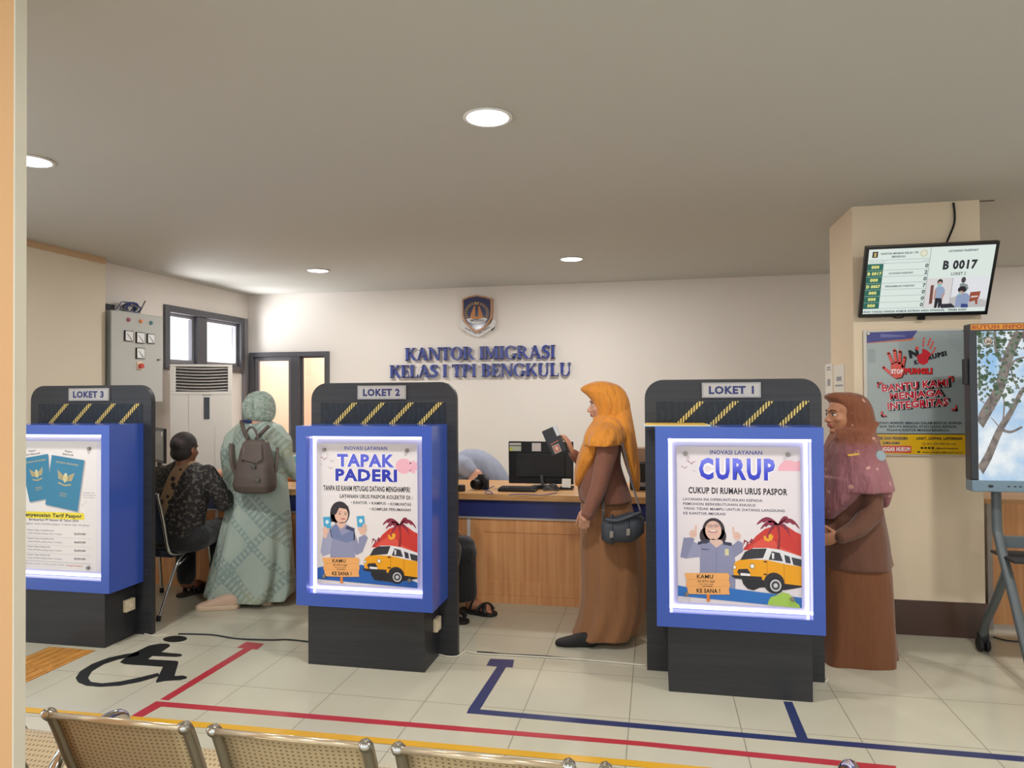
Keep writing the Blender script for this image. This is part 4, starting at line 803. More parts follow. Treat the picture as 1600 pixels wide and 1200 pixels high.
# ---------------------------------------------------------------- floor markings
def tape(name, mat, strips, label, z=.0):
    b = MB()
    for st in strips: b.prism([V((atZ(x, y).x, atZ(x, y).y, .0002+z)) for x, y in st], (0, 0, .0007))
    c_ = atZ(*strips[0][0]); return tag(b.build(name, mat, origin=(c_.x, c_.y, 0)), label, 'floor marking')
m_red = M('red_tape', 'b0343f', .3, vary=.05, scale=5); m_yel = M('yellow_tape', 'd8a52a', .3, vary=.05, scale=5); m_nav = M('navy_tape', '2c3763', .3, vary=.06, scale=5); m_ink = M('black_vinyl', '1d1e1e', .45)
tape('floor_tape', m_red, [[(385, 1003), (413, 1006), (402, 1015), (370, 1012)], [(381, 1013.1), (394, 1014.3), (263, 1094.5), (250, 1093)]], 'red T-shaped floor tape ending beside the black wheelchair symbol')
tape('floor_tape', m_red, [[(244, 1096), (262, 1097.2), (252, 1104), (216, 1124), (203, 1120)], [(262, 1097.2), (1000, 1158.5), (1400, 1197), (1400, 1206), (1000, 1165.5), (252, 1104)], [(203, 1120), (216, 1124), (200, 1133), (188, 1129)]], 'red floor tape running across the tiles between the blue and yellow lines', .0)
tape('floor_tape', m_yel, [[(-40, 1099), (40, 1105.5), (400, 1136), (1010, 1190.5), (1010, 1200), (400, 1144.5), (40, 1113.5), (-40, 1107)], [(1010, 1190.5), (1300, 1218), (1300, 1229), (1010, 1200)]], 'long yellow floor tape running across behind the steel bench', .0011)
tape('floor_tape', m_nav, [[(766, 1029.5), (803.5, 1031), (801, 1043), (760, 1040)], [(777, 1041.2), (791, 1042.3), (750, 1108.6), (732.5, 1107)], [(732.5, 1107), (750, 1108.6), (1252, 1153), (1600, 1182), (1600, 1190.5), (1252, 1160.5), (729, 1114.5)], [(1224, 1096), (1238, 1097), (1262, 1153.6), (1245, 1152.3)]], 'navy blue floor tape leading to the kiosk signed LOKET 1')
WS = lambda pts: [(x/3.2, 960+y/3.2) for x, y in pts]
b = MB()
for pts in ([(875+60*math.cos(i*PI/12)+8*math.sin(i*PI/12), 123-16*math.sin(i*PI/12)) for i in range(24)],
            [(712, 172), (745, 156), (800, 146), (845, 148), (850, 158), (838, 168), (806, 189), (903, 198), (912, 204), (905, 210), (880, 213), (762, 208), (740, 225), (888, 233), (892, 242), (872, 309), (915, 306), (936, 312), (932, 321), (905, 328), (820, 334), (782, 342), (780, 335), (815, 262), (622, 249), (600, 240), (612, 228), (670, 192)]):
    b.prism([V((atZ(x, y).x, atZ(x, y).y, .0002)) for x, y in WS(pts)], (0, 0, .0007))
wo_ = [(700, 188), (620, 200), (540, 218), (460, 248), (400, 285), (378, 318), (390, 340), (430, 357), (500, 363), (600, 357), (700, 338), (800, 308)]; wi_ = [(790, 293), (700, 315), (600, 336), (510, 345), (455, 338), (440, 318), (460, 285), (520, 249), (590, 226), (660, 212), (690, 206)]
wi_ = wi_[::-1]
for i in range(11):
    a_, b_, c_, d_ = wo_[i], wo_[i+1], wi_[i], wi_[min(i+1, 10)]
    for tri in ((a_, b_, d_), (a_, d_, c_)):
        if len({*tri}) == 3: b.prism([V((atZ(x, y).x, atZ(x, y).y, .0002)) for x, y in WS(tri)], (0, 0, .0007))
c_ = atZ(230, 1035); tag(b.build('wheelchair_symbol', m_ink, origin=(c_.x, c_.y, 0)), 'black wheelchair symbol stuck on the floor tiles before LOKET 3', 'floor marking')
# ochre tactile paving tiles
t = NT('ochre_tactile'); t.l(t.ramp(t.noise(t.coord(), 14, 4), [(.3, 'b07a35'), (.7, 'c98f45')]), t.b.inputs['Base Color']); t.set(Roughness=.5); m_tac = t.m
ta = atZ(160, 1017); tb = atZ(99, 1052)
for i, (yo, lb) in enumerate(((3.36, 'ridged ochre guide tile on the floor, touching the LOKET 3 kiosk base'), (3.06, 'ridged ochre guide tile on the floor, farther from the LOKET 3 base'))):
    b = MB().box(-3.62, -3.30, yo, yo+.295, .0, .004)
    for k in range(5): b.box(-3.60+k*.06, -3.565+k*.06, yo+.012, yo+.283, .004, .008)
    tag(b.build('tactile_tile', m_tac, bevel=.0015, origin=(-3.46, yo, 0)), lb, 'floor tile', 'tactile guide tiles')

# ---------------------------------------------------------------- cables along the floor
m_wcab = M('white_cable', 'd8d2c2', .5)
def cable(pts, r, m, label, z=None):
    P = curve_pts([(lambda q: (q.x, q.y, r))(atZ(*p)) if len(p) == 2 else p for p in pts], 6); return tag(MB().tube(P, r, 6).build('floor_cable', m, smooth=True, origin=P[0]), label, 'cable')
cable([(210, 986.5), (222, 990), (238, 994), (252, 993), (262, 992)], .004, m_wcab, 'short white cord trailing from the LOKET 3 kiosk base')
cable([(279, 991.5), (330, 993), (370, 999), (420, 1001), (450, 1000.5), (484, 1004)], .005, m_blk2, 'black cord lying on the tiles between LOKET 3 and LOKET 2')
cable([(683, 1023), (700, 1027), (716, 1026), (728, 1019), (745, 1022), (850, 1028), (935, 1034), (1009, 1041)], .0045, m_wcab, 'pale cord running along the floor from LOKET 2 to LOKET 1')
cable([(745, 1019.5), (765, 1020.5), (790, 1023), (850, 1026), (900, 1031)], .004, m_blk2, 'thin dark cord beside the pale cord on the floor behind the blue tape')
cable([(1273, 1061), (1283, 1065), (1291, 1066), (1292, 1062)], .0045, m_wcab, 'short white cord at the floor behind the LOKET 1 base')
cable([(1552, 996), (1570, 1001), (1590, 1003), (1606, 1001)], .004, m_blk2, 'black cord on the floor before the wooden desk under the display')
# ---------------------------------------------------------------- steel waiting benches in the foreground
t = NT('perforated_steel'); sp = t.n('SeparateXYZ'); t.l(t.coord(), sp.inputs[0])
def cell(o, s_): return t.math('SUBTRACT', t.math('FRACT', t.math('MULTIPLY', o, s_)), .5)
a_ = cell(sp.outputs[0], 62.); b_ = cell(t.math('ADD', sp.outputs[2], t.math('MULTIPLY', sp.outputs[1], -.8)), 62.)
hole = t.math('LESS_THAN', t.math('ADD', t.math('MULTIPLY', a_, a_), t.math('MULTIPLY', b_, b_)), .05)
t.l(t.mix(hole, lin('d0bb96'), lin('a8946e')), t.b.inputs['Base Color']); t.set(Metallic=.45, Roughness=.36)  # steel tinted tan: the reflected surroundings are put into its base colour
tr = t.n('BsdfTransparent'); mx = t.n('MixShader'); t.l(t.math('MULTIPLY', hole, .35), mx.inputs[0]); t.l(t.b.outputs[0], mx.inputs[1]); t.l(tr.outputs[0], mx.inputs[2]); t.l(mx.outputs[0], t.t.nodes['Material Output'].inputs[0]); m_perf = t.m
m_chrome = M('chrome', 'd6d6d4', .12, 1.); m_barr = M('bench_side_bar', '8d8573', .3, .7); m_rail = M('bench_top_rail', 'd3bfa0', .25, .6)
BY = 1.65
def back_profile(x, k=0.): return [(x, BY-.005, .652), (x, BY+.012, .648), (x, BY+.035, .60), (x, BY+.075, .50), (x, BY+.12, .40), (x, BY+.15, .345), (x, BY+.19, .325), (x, BY+.30, .318), (x, BY+.45, .335), (x, BY+.50, .33), (x, BY+.515, .30)]
def bench(x0, n, arms, label, pitch=.507, wd=.445):
    bt = thing('waiting_bench', label, 'bench', (x0+pitch*n/2, BY+.3, 0), 'steel waiting benches')
    for i in range(n):
        xa_ = x0+i*pitch; P = curve_pts(back_profile(0), 4); b = MB()
        b.loft([[(xa_+.02+(wd-.04)*j/8, p.y-.008*math.sin(PI*j/8), p.z) for p in P] for j in range(9)], caps=(False, False), closed=False)
        b.build('seat_shell', m_perf, bt, smooth=True, solid=.003)
        for xx in (xa_+.012, xa_+wd-.012):
            P2 = curve_pts(back_profile(xx), 4); MB().tube(P2, .016, 8, flat=1.1).build('side_bar', m_barr, bt, smooth=True)
            MB().ball((xx, BY-.002, .655), (.017, .014, .012), n=12).build('end_cap', m_chrome, bt, smooth=True)
        MB().tube([(xa_+.02, BY-.003, .654), (xa_+wd-.02, BY-.003, .654)], .0085, 10).build('top_rail', m_rail, bt, smooth=True)
    MB().box(x0-.02, x0+pitch*n, BY+.26, BY+.33, .245, .305).build('beam', m_blk2, bt, bevel=.006)
    for xx in (x0+.25, x0+pitch*n-.3):
        MB().tube(curve_pts([(xx, BY-.02, .02), (xx, BY+.06, .06), (xx, BY+.29, .25), (xx, BY+.48, .06), (xx, BY+.56, .02)], 5), .02, 10).build('leg', m_chrome, bt, smooth=True)
    for xx, dz in arms:
        MB().tube(curve_pts([(xx, BY+.20, .28), (xx, BY+.08, .34+dz), (xx, BY+.06, .45+dz), (xx, BY+.11, .535+dz), (xx, BY+.21, .557+dz), (xx, BY+.31, .552+dz), (xx, BY+.34, .515+dz), (xx, BY+.32, .42+dz), (xx, BY+.27, .29)], 6), .019, 12, flat=1.5).build('armrest', m_chrome, bt, smooth=True)
    return bt
bx0 = atY(68, 1112, BY).x
bench(bx0, 4, ((bx0-.045, -.052), (bx0+4*.507+.10, .0)), 'perforated steel waiting bench in the foreground seen from behind')
bench(bx0-1.12, 2, (), 'perforated steel bench in the foreground mostly hidden by the partition edge')

# ---------------------------------------------------------------- things on and behind the counter
CT = .80
def corner(px, py, y): return atY(px, py, y)
def put(b, name, mat, loc, label, cat, group=None, **kw): return tag(b.build(name, mat, origin=loc, **kw), label, cat, group)
# computer monitor seen from behind
y_ = 5.38; a = corner(794.5, 689.5, y_); b_ = corner(896, 757, y_)
mo = thing('computer_monitor', 'black monitor seen from behind on the counter before the orange-scarfed woman', 'monitor', ((a.x+b_.x)/2, y_, CT))
MB().box(a.x, b_.x, y_, y_+.022, b_.z, a.z).build('panel', m_blk, mo, bevel=.004); MB().box(a.x+.06, b_.x-.06, y_-.018, y_, b_.z+.05, a.z-.09).build('rear_housing', m_blk2, mo, bevel=.012)
sx = corner(848, 742, y_-.03)
MB().cyl((sx.x, y_-.03, CT+.012), (sx.x-.01, y_-.03, sx.z), .013, 12).build('neck', M('dark_grey_metal', '55585c', .4, .3), mo); MB().lathe([(0, 0), (.10, 0), (.105, .006), (.09, .012), (.02, .016), (0, .016)], (sx.x, y_-.02, CT), n=32).build('base', m_blk, mo)
A = Art(lambda x, y, d: (a.x+x, y_-.0006-d, a.z-y), rough=.3)
A.rect(.008, .012, .10, .03, 'c9c4c0', 1); A.rect(.008, .036, .10, .075, 'b9bfae', 1); A.rect(.008, .05, .03, .075, 'c9cf5a', 2); A.rect(.185, .012, .255, .075, 'd8cfd0', 1); A.build('stickers', mo)
A = Art(lambda x, y, d: (a.x+x, y_-.0186-d, a.z-y))
for r_ in range(6):
    for k in range(5): A.rect(.08+.02*k+.004*r_, .15+.018*r_, .094+.02*k+.004*r_, .154+.018*r_, '3b3b40', 1)
A.build('vent_slots', mo)
MB().box(b_.x-.20, b_.x-.14, y_-.002, y_+.02, a.z, a.z+.012).build('webcam', m_blk2, mo, bevel=.004)
# camera
y_ = 5.16; c_ = corner(746, 755, y_); cz = CT+.001
cm = thing('photo_camera', 'black camera with a lens standing on the counter', 'camera', (c_.x, y_, cz))
b = MB(); b.box(c_.x-.03, c_.x+.075, y_+.02, y_+.065, cz, cz+.085); b.build('body', m_blk2, cm, bevel=.01)
MB().prism([(c_.x-.01, y_+.015, cz+.082), (c_.x+.05, y_+.015, cz+.082), (c_.x+.04, y_+.015, cz+.11), (c_.x, y_+.015, cz+.11)], (0, .045, 0)).build('viewfinder', m_blk2, cm, bevel=.004)
ln = MB().lathe([(0, 0), (.034, 0), (.034, .03), (.037, .032), (.037, .065), (.033, .075), (.028, .075), (.026, .06), (0, .055)], (c_.x+.012, y_+.03, cz+.042), (-.45, -.89, 0), 28); ln.build('lens', m_blk, cm, smooth=False)
MB().box(c_.x+.062, c_.x+.085, y_-.005, y_+.03, cz, cz+.08).build('hand_grip', m_blk2, cm, bevel=.01)
c_ = corner(720, 768, 5.05); put(MB().lathe([(0, 0), (.03, 0), (.032, .02), (.03, .045), (0, .047)], (c_.x, 5.06, CT), n=20), 'lens_cap_pot', m_blk2, (c_.x, 5.06, CT), 'small black round pot on the counter edge beside LOKET 2', 'pot')
# keyboard
a = corner(777, 768, 5.07); b_ = corner(836, 768, 5.07)
kb = thing('keyboard', 'black keyboard on the counter in front of the monitor', 'keyboard', (a.x, 5.1, CT)); MB().box(a.x, b_.x, 5.08, 5.22, CT+.001, CT+.022).build('case', m_blk, kb, bevel=.005)
b = MB()
for i in range(15):
    for j in range(5): b.box(a.x+.008+i*(b_.x-a.x-.016)/15, a.x+.005+(i+1)*(b_.x-a.x-.016)/15, 5.088+j*.025, 5.109+j*.025, CT+.022, CT+.028)
b.build('keys', m_blk2, kb)
a = corner(786, 757, 5.42); sheets('paper_stack', a.x, a.x+.26, 5.225, 5.27, CT+.001, [M('cream_paper', 'dfd3ae', .6), M('paper_white'), M('cream_paper')], 'cream papers lying behind the black keyboard', 'papers')
c_ = corner(861, 762, 5.2)
b = MB()
for k in range(5): b.tube([(c_.x+.06*math.cos(q*PI/12)*(1-.08*k), 5.2+.04*math.sin(q*PI/12)*(1-.08*k), CT+.008+.008*k+.005*math.sin(q*PI/4+k)) for q in range(24)], .005, 6, closed=True)
put(b, 'cable_coil', M('dark_grey_rubber', '46474a', .5), (c_.x, 5.2, CT), 'coiled grey cable on the counter beside the monitor base', 'cable', smooth=True)
b = MB()
for pts in ([(740, 762), (760, 766), (770, 772), (758, 771), (764, 764), (772, 760)], [(795, 774), (812, 773), (835, 774), (850, 774), (870, 771)]):
    b.tube(curve_pts([(lambda q: (q.x, q.y, CT+.004))(atZ(x, y, CT)) for x, y in pts], 5), .0028, 6)
put(b, 'desk_cables', M('blue_cable'), (-1.2, 5.1, CT), 'thin blue cables straggling over the counter between camera and keyboard', 'cables', smooth=True)
a = corner(878, 753, 5.3); b_ = corner(892, 764, 5.3)
st = thing('tablet_stand', 'small white tablet on a black stand beside the monitor', 'tablet', (a.x, 5.3, CT)); MB().prism([(a.x, 5.28, CT+.015), (b_.x, 5.28, CT+.012), (b_.x, 5.31, CT+.075), (a.x, 5.31, CT+.075)], (0, .008, 0)).build('screen_panel', M('paper_white'), st); MB().box(a.x-.02, b_.x+.015, 5.255, 5.40, CT+.001, CT+.012).build('stand', m_blk2, st, bevel=.003)
# printer with a box on it, behind the woman
a = corner(984, 722, 5.35); z1 = corner(1000, 722, 5.35).z
pr = thing('printer', 'black printer on the counter between the orange scarf and LOKET 1', 'printer', (a.x+.2, 5.4, CT)); MB().box(a.x, a.x+.40, 5.3, 5.6, CT+.001, z1).build('body', m_blk2, pr, bevel=.012); MB().box(a.x+.03, a.x+.37, 5.296, 5.3, CT+.03, CT+.06).build('paper_slot', M('slot_grey', '8a8a8c', .5), pr)
put(MB().box(a.x+.01, a.x+.16, 5.36, 5.52, z1+.001, z1+.10).box(a.x+.012, a.x+.158, 5.358, 5.3595, z1+.045, z1+.06), 'cardboard_box', M('brown_card', '9a7a62', .7, vary=.08), (a.x+.1, 5.4, z1), 'small brown box sitting on the black printer', 'box')
# left end of the counter
y_ = 5.5; a = corner(205, 672, y_); b_ = corner(262.5, 722, y_)
mo = thing('computer_monitor', 'grey-faced monitor on the counter left of the seated man', 'monitor', (b_.x-.1, y_, CT)); ux = V((.8, -.60, 0)); uy = V((.60, .8, 0)); cc = V((b_.x-.17, y_+.08, (a.z+b_.z)/2+.005)); hz = (a.z-b_.z)/2
MB().obox(cc, ux*.24, uy*.012, V((0, 0, hz+.012))).build('panel', m_blk, mo, bevel=.004); MB().obox(cc-uy*.0125, ux*.222, uy*.0006, V((0, 0, hz-.012))).build('screen', M('screen_grey', '7b7f7c', .25), mo); MB().obox(cc-uy*.0135+ux*.19+V((0, 0, hz-.035)), ux*.014, uy*.0006, V((0, 0, .02))).build('sticker', M('paper_white'), mo)
MB().cyl((cc.x, cc.y+.03, CT+.01), (cc.x, cc.y+.03, cc.z), .02, 12).build('neck', m_blk2, mo); MB().lathe([(0, 0), (.11, 0), (.1, .012), (0, .014)], (cc.x, cc.y+.02, CT), n=28).build('base', m_blk2, mo)
a = atZ(322, 763, CT); sheets('paper_stack', a.x-.14, a.x+.13, 5.0, 5.2, CT+.001, [M('paper_white'), M('cream_paper'), M('tan_card', 'b89a70', .6)], 'papers on the counter edge between the seated man and the green dress', 'papers')
a = corner(316, 752, 5.3); put(MB().box(a.x, a.x+.22, 5.25, 5.36, CT+.001, CT+.03).box(a.x+.02, a.x+.2, 5.27, 5.34, CT+.03, CT+.036), 'fingerprint_scanner', m_blk2, (a.x, 5.3, CT), 'flat black device on the counter beside the clerk\'s bare forearm', 'device', bevel=.004)
a = corner(454, 734, 5.45); b_ = corner(480, 713, 5.45)
put(MB().box(a.x, a.x+.16, 5.45, 5.57, CT+.03, b_.z), 'tissue_box', M('teal_card', '8fc7c4', .6), (a.x, 5.45, CT), 'pale teal box on the counter just behind LOKET 2', 'box', bevel=.004)
put(MB().box(a.x-.02, a.x+.2, 5.42, 5.62, CT+.001, CT+.029), 'wooden_tray', M('terracotta', 'b96a45', .5), (a.x, 5.42, CT), 'low orange-brown tray under the pale teal box on the counter', 'tray', bevel=.004)
# ---------------------------------------------------------------- people
def wrinkle(t, sc=(11, 11, 2.6), st=.55, dist=.035):
    co = t.coord(); f1 = t.noise(t.mapping(co, sc), 1., 3); f2 = t.noise(co, 380, 2)
    b1 = t.n('Bump', Strength=st, Distance=dist); t.l(f1, b1.inputs['Height']); b2 = t.n('Bump', Strength=.12, Distance=.004); t.l(f2, b2.inputs['Height']); t.l(b1.outputs[0], b2.inputs['Normal']); t.l(b2.outputs[0], t.b.inputs['Normal'])
def fabric(name, col, rough=.85, vary=.07, sheen=.2, wr=(11, 11, 2.6), ws=.55, wd=.035):
    t = NT(name); c = lin(col); f = t.noise(t.coord(), 9, 5)
    t.l(t.mix(f, tuple(x*(1-vary) for x in c[:3])+(1,), tuple(min(1, x*(1+vary)) for x in c[:3])+(1,)), t.b.inputs['Base Color']); t.set(Roughness=rough); t.b.inputs['Sheen Weight'].default_value = sheen
    wrinkle(t, wr, ws, wd); MATS[name] = t.m; return t.m
def skin_mat(name, col):
    t = NT(name); c = lin(col); f = t.noise(t.coord(), 25, 4); t.l(t.mix(f, tuple(x*.92 for x in c[:3])+(1,), tuple(min(1, x*1.06) for x in c[:3])+(1,)), t.b.inputs['Base Color'])
    t.set(Roughness=.5); t.b.inputs['Subsurface Weight'].default_value = .08; t.b.inputs['Subsurface Radius'].default_value = (.01, .004, .002); MATS[name] = t.m; return t.m
m_skin = skin_mat('skin_light', 'cf9a7f'); m_skin2 = skin_mat('skin_tan', 'b27a5a'); m_skin3 = skin_mat('skin_brown', '8a5a42'); m_lip = M('lips', 'a84e52', .4); m_lip2 = M('lips_muted', '9c4a4e', .4)
m_eyew = M('eye_white', 'e9e4de', .3); m_iris = M('iris_dark', '21160f', .2); m_brow = M('brow_dark', '33231c', .8)

def ring(xc, yc, z, rx, ry, n=56, e=1., amp=0., k=8, ph=0.):
    P = []
    for j in range(n):
        a = 2*PI*j/n; c, s = math.cos(a), math.sin(a); q = 1+amp*(.6*math.sin(k*a+ph)+.4*math.sin((k*2-3)*a+1.7*ph))
        P.append(V((xc+rx*q*math.copysign(abs(c)**e, c), yc+ry*q*math.copysign(abs(s)**e, s), z)))
    return P
def plof(b, Y0, lv, n=56, e=.9, sub=3, k=8, ph=0.):
    """loft from silhouette levels (row, left column, right column, half depth[, depth offset, fold amplitude]) on the plane of the figure"""
    L = []
    for q in lv:
        y, xl, xr, ry = q[:4]; dy = q[4] if len(q) > 4 else 0.; am = q[5] if len(q) > 5 else 0.
        a, c = atY(xl, y, Y0), atY(xr, y, Y0); L.append(((a.x+c.x)/2, Y0+dy, (a.z+c.z)/2, (c.x-a.x)/2, ry, am))
    R = []
    for i in range(len(L)-1):
        for j in range(sub):
            t = j/sub; p = [L[max(i-1, 0)], L[i], L[i+1], L[min(i+2, len(L)-1)]]
            q = [.5*(2*p[1][m]+(p[2][m]-p[0][m])*t+(2*p[0][m]-5*p[1][m]+4*p[2][m]-p[3][m])*t*t+(3*p[1][m]-p[0][m]-3*p[2][m]+p[3][m])*t**3) for m in range(6)]
            R.append(q)
    R.append(L[-1])
    b.loft([ring(q[0], q[1], q[2], max(q[3], .002), max(q[4], .002), n, e, q[5], k, ph+.25*i/sub) for i, q in enumerate(R)])
    return b
def head(b, c, f, s=1., face=True):
    """head around eye-level centre c, looking along f"""
    f = V(f).normalized(); l = V((0, 0, 1)).cross(f).normalized(); u = f.cross(l); c = V(c)
    at = lambda a, d, z: c+f*(a*s)+l*(d*s)+u*(z*s); el = lambda a, d, z, r1, r2, r3: b.ball(at(a, d, z), (r1*s, r2*s, r3*s), ax=(f, l, u), n=20)
    el(-.018, 0, .03, .096, .076, .088); el(.022, 0, -.03, .07, .062, .083); el(.028, 0, -.074, .053, .05, .04); el(.066, 0, -.098, .022, .024, .018)
    if face:
        el(.07, 0, .02, .025, .05, .014)
        b.cap(at(.083, 0, .0), at(.106, 0, -.033), .0095*s, .012*s, 12); el(.106, 0, -.036, .0135, .0125, .011)
        for d in (-1, 1): el(.096, .012*d, -.040, .010, .008, .008); el(.058, .040*d, -.030, .022, .02, .022)
        el(.086, 0, -.060, .013, .022, .007); el(.084, 0, -.0705, .013, .020, .0075)
    for d in (-1, 1): el(-.008, .076*d, -.012, .018, .009, .031)
    b.cap(at(-.02, 0, -.08), at(-.032, 0, -.18), .05*s, .054*s, 18)
    return at, (f, l, u)
def face_parts(body, at, ax, s, lip, closed=False):
    el = lambda b, a, d, z, r: b.ball(at(a, d, z), tuple(x*s for x in r), ax=ax, n=12)
    for d in (-1, 1):
        b = MB(); el(b, .0775, .031*d, -.003, (.009, .014, .0075)); e = b.build('eye', m_eyew, body, smooth=True); b = MB(); el(b, .0835, .031*d, -.003, (.0042, .006, .0065)); b.build('iris', m_iris, e, smooth=True)
        b = MB(); b.tube(curve_pts([at(.091, .014*d, .018), at(.089, .030*d, .024), at(.072, .048*d, .019)], 4), [.0035*s]*4+[.003*s]*4+[.0018*s], 6); b.build('eyebrow', m_brow, body, smooth=True)
        b = MB(); b.tube(curve_pts([at(.0865, .018*d, .004), at(.0875, .031*d, .007), at(.078, .045*d, .001)], 4), .0018*s, 6); b.build('eyelash', m_iris, body, smooth=True)
    b = MB(); el(b, .0885, 0, -.0605, (.0125, .0225, .0058)); el(b, .087, 0, -.0695, (.0125, .019, .0062)); b.build('lips', lip, body, smooth=True)
def hand(b, w, d, nrm, th, curl=.5, s=1., tcurl=.3, spread=.05, thumb_up=.9):
    """w wrist, d towards fingers, nrm = palm facing direction, th = thumb side; fingers bend towards nrm"""
    w, d, nrm, th = V(w), V(d).normalized(), V(nrm).normalized(), V(th).normalized()
    c = w+d*.048*s
    b.ball(c, (.05*s, .04*s, .015*s), ax=(d, th, nrm), n=16); b.ball(w+d*.075*s, (.022*s, .040*s, .0135*s), ax=(d, th, nrm), n=16); b.ball(w+d*.03*s+th*.022*s+nrm*.006*s, (.03*s, .018*s, .015*s), ax=(d, th, nrm), n=12)
    cs = curl if isinstance(curl, (list, tuple)) else [curl*.85, curl, curl*1.05, curl*1.1]
    for i, (o, L, r, cu) in enumerate(zip((.030, .0105, -.010, -.029), (.072, .080, .074, .058), (.0088, .009, .0086, .0077), cs)):
        p = w+d*(.088 if i in (1, 2) else .082)*s+th*o*s; dd = (d+th*spread*(1.5-i)).normalized(); a = 0
        for seg, q in enumerate((.42, .33, .25)):
            a += cu*(.6 if seg == 0 else 1.); dv = dd*math.cos(a)+nrm*math.sin(a); e = p+dv*(L*q*s); b.cap(p, e, r*s*(1-.08*seg), r*s*(.94-.08*seg), 10); p = e
    p = w+d*.025*s+th*.034*s+nrm*.006*s; dv = (th*thumb_up+d*.9+nrm*.25).normalized()
    for seg, q in enumerate((.04, .032, .026)):
        e = p+dv*q*s; b.cap(p, e, (.0115-.0012*seg)*s, (.0105-.0012*seg)*s, 10); p = e; dv = (dv+d*tcurl+nrm*tcurl*.6).normalized()
def shoe(name, heel, toe, w, h, mat, parent, sole=None, open_=0):
    """closed shoe from heel point to toe point on the floor"""
    heel, toe = V(heel), V(toe); d = (toe-heel); L = d.length; d.normalize(); l = V((0, 0, 1)).cross(d); rings = []
    for t_, ww, hh, zb in ((0, .35, .55, .25), (.03, .62, .85, .1), (.12, .78, 1, 0), (.3, .80, 1.02, 0), (.45, .86, .88, 0), (.62, 1., .68, 0), (.8, .96, .52, 0), (.92, .74, .42, .02), (.985, .42, .32, .06), (1., .15, .22, .1)):
        c = heel+d*(L*t_); n = 20; rings.append([c+l*(w/2*ww*math.copysign(abs(math.cos(a))**.7, math.cos(a)))+V((0, 0, h*zb+ (hh-zb)*h*(.5+.5*math.copysign(abs(math.sin(a))**.7, math.sin(a))))) for a in [2*PI*j/n for j in range(n)]])
    o = MB().loft(rings).build(name, mat, parent, smooth=True)
    if sole:
        rings = [[c+l*(w/2*ww*math.cos(a))+V((0, 0, z)) for c, ww in [(heel+d*(L*(.5-.52*math.sin(0))), 1)] for a in [0]] for z in ()]
        pts = [(t_, ww) for t_, ww in ((-.01, .4), (.02, .7), (.12, .86), (.4, .88), (.62, 1.06), (.82, 1.0), (.94, .78), (1.01, .35))]
        P = [heel+d*(L*t_)+l*(w/2*ww) for t_, ww in pts]+[heel+d*(L*t_)-l*(w/2*ww) for t_, ww in reversed(pts)]
        MB().prism(P, (0, 0, h*.3)).build('sole', sole, o, bevel=.006)
    return o
def PX(Y0): return lambda x, y, dy=0.: V(tuple(atY(x, y, Y0+dy)))
def rel(Y0): # point seen at pixel (x, y) when on the figure's plane, then moved in depth by dy keeping its height and side
    return lambda x, y, dy=0.: (lambda p: V((p.x, p.y+dy, p.z)))(atY(x, y, Y0))

# ---- woman in the orange scarf
Y0 = 4.42; q = rel(Y0)
wo1 = thing('person', 'woman in an orange headscarf and brown uniform standing side-on, looking at a phone', 'person', (q(945, 985).x, Y0, 0))
b = MB(); hc = q(945.5, 631); at1, ax1 = head(b, hc, (-1, -.03, -.08), .98); body1 = b
for a_, c_, r1, r2 in ((q(948, 665), q(948, 720), .085, .10), (q(948, 720), q(948, 785), .10, .12)): b.ball((a_+c_)/2, (r1, .13, .17), n=18)
b.limb([q(948, 675), q(948, 790)], [.07, .09])
for dy, pts in ((-.16, [(955, 690), (947, 728), (936, 764), (920, 799)]),): b.limb([q(x, y, dy-.03*i) for i, (x, y) in enumerate(pts)], [.045, .038, .034, .026])
wr = q(921, 787, -.245); hand(b, wr, (-.12, .02, -1), (.25, 1, 0), (-1, .2, .1), [.6, .65, .7, .75], .92, .3, .01, thumb_up=.35)
far = [q(944, 690, .16), q(918, 737, .14), q(895, 711, .04)]; b.limb(far, [.045, .038, .026])
wr2 = q(894, 709, .035); hand(b, wr2, (-.38, .12, .92), (-.85, -.35, -.3), (.25, -.9, .3), [.55, .6, .65, .7], .98, .25, .02, .55)
b.limb([q(947, 800, -.05), q(942, 900, -.06), (q(922, 985).x, 4.34, .09)], [.065, .055, .042]); b.limb([q(950, 800, .05), q(955, 900, .08), (q(966, 975).x, 4.53, .09)], [.085, .06, .042])
bd = b.build('body', m_skin, wo1, remesh=.0048, relax=2); lab(bd, 'fair skin of face and hands'); face_parts(bd, at1, ax1, .98, m_lip)
m_brown = fabric('brown_uniform', '805240'); m_brownskirt = fabric('brown_skirt', '92643f'); m_orange = fabric('orange_scarf', 'd98a2b', .8, .06, .2, (20, 20, 4.5), .7, .05)
b = MB(); plof(b, Y0, [(782, 908, 986, .13), (800, 907, 990, .155, 0, .01), (840, 907, 999, .175, 0, .03), (880, 908, 1003, .185, 0, .05), (920, 909, 1005, .195, 0, .065), (950, 906, 1004, .205, 0, .08), (972, 901, 999, .21, 0, .09), (984, 896, 993, .212, 0, .095), (988, 898, 990, .21, 0, .095)], k=7, e=.85)
lab(b.build('skirt', m_brownskirt, wo1, remesh=.009, relax=1), 'long plain brown skirt')
b = MB(); plof(b, Y0, [(655, 935, 963, .10), (664, 928, 970, .15), (674, 922, 972, .17), (700, 913, 971, .155), (725, 907, 970, .155), (752, 903, 978, .165, 0, .012), (775, 905, 986, .175, 0, .018), (783, 908, 988, .175, 0, .02)], k=6)
b.limb([q(956, 678, -.15), q(952, 700, -.185), q(946, 728, -.20), q(938, 760, -.225), q(924, 793, -.245)], [.062, .066, .056, .049, .040])
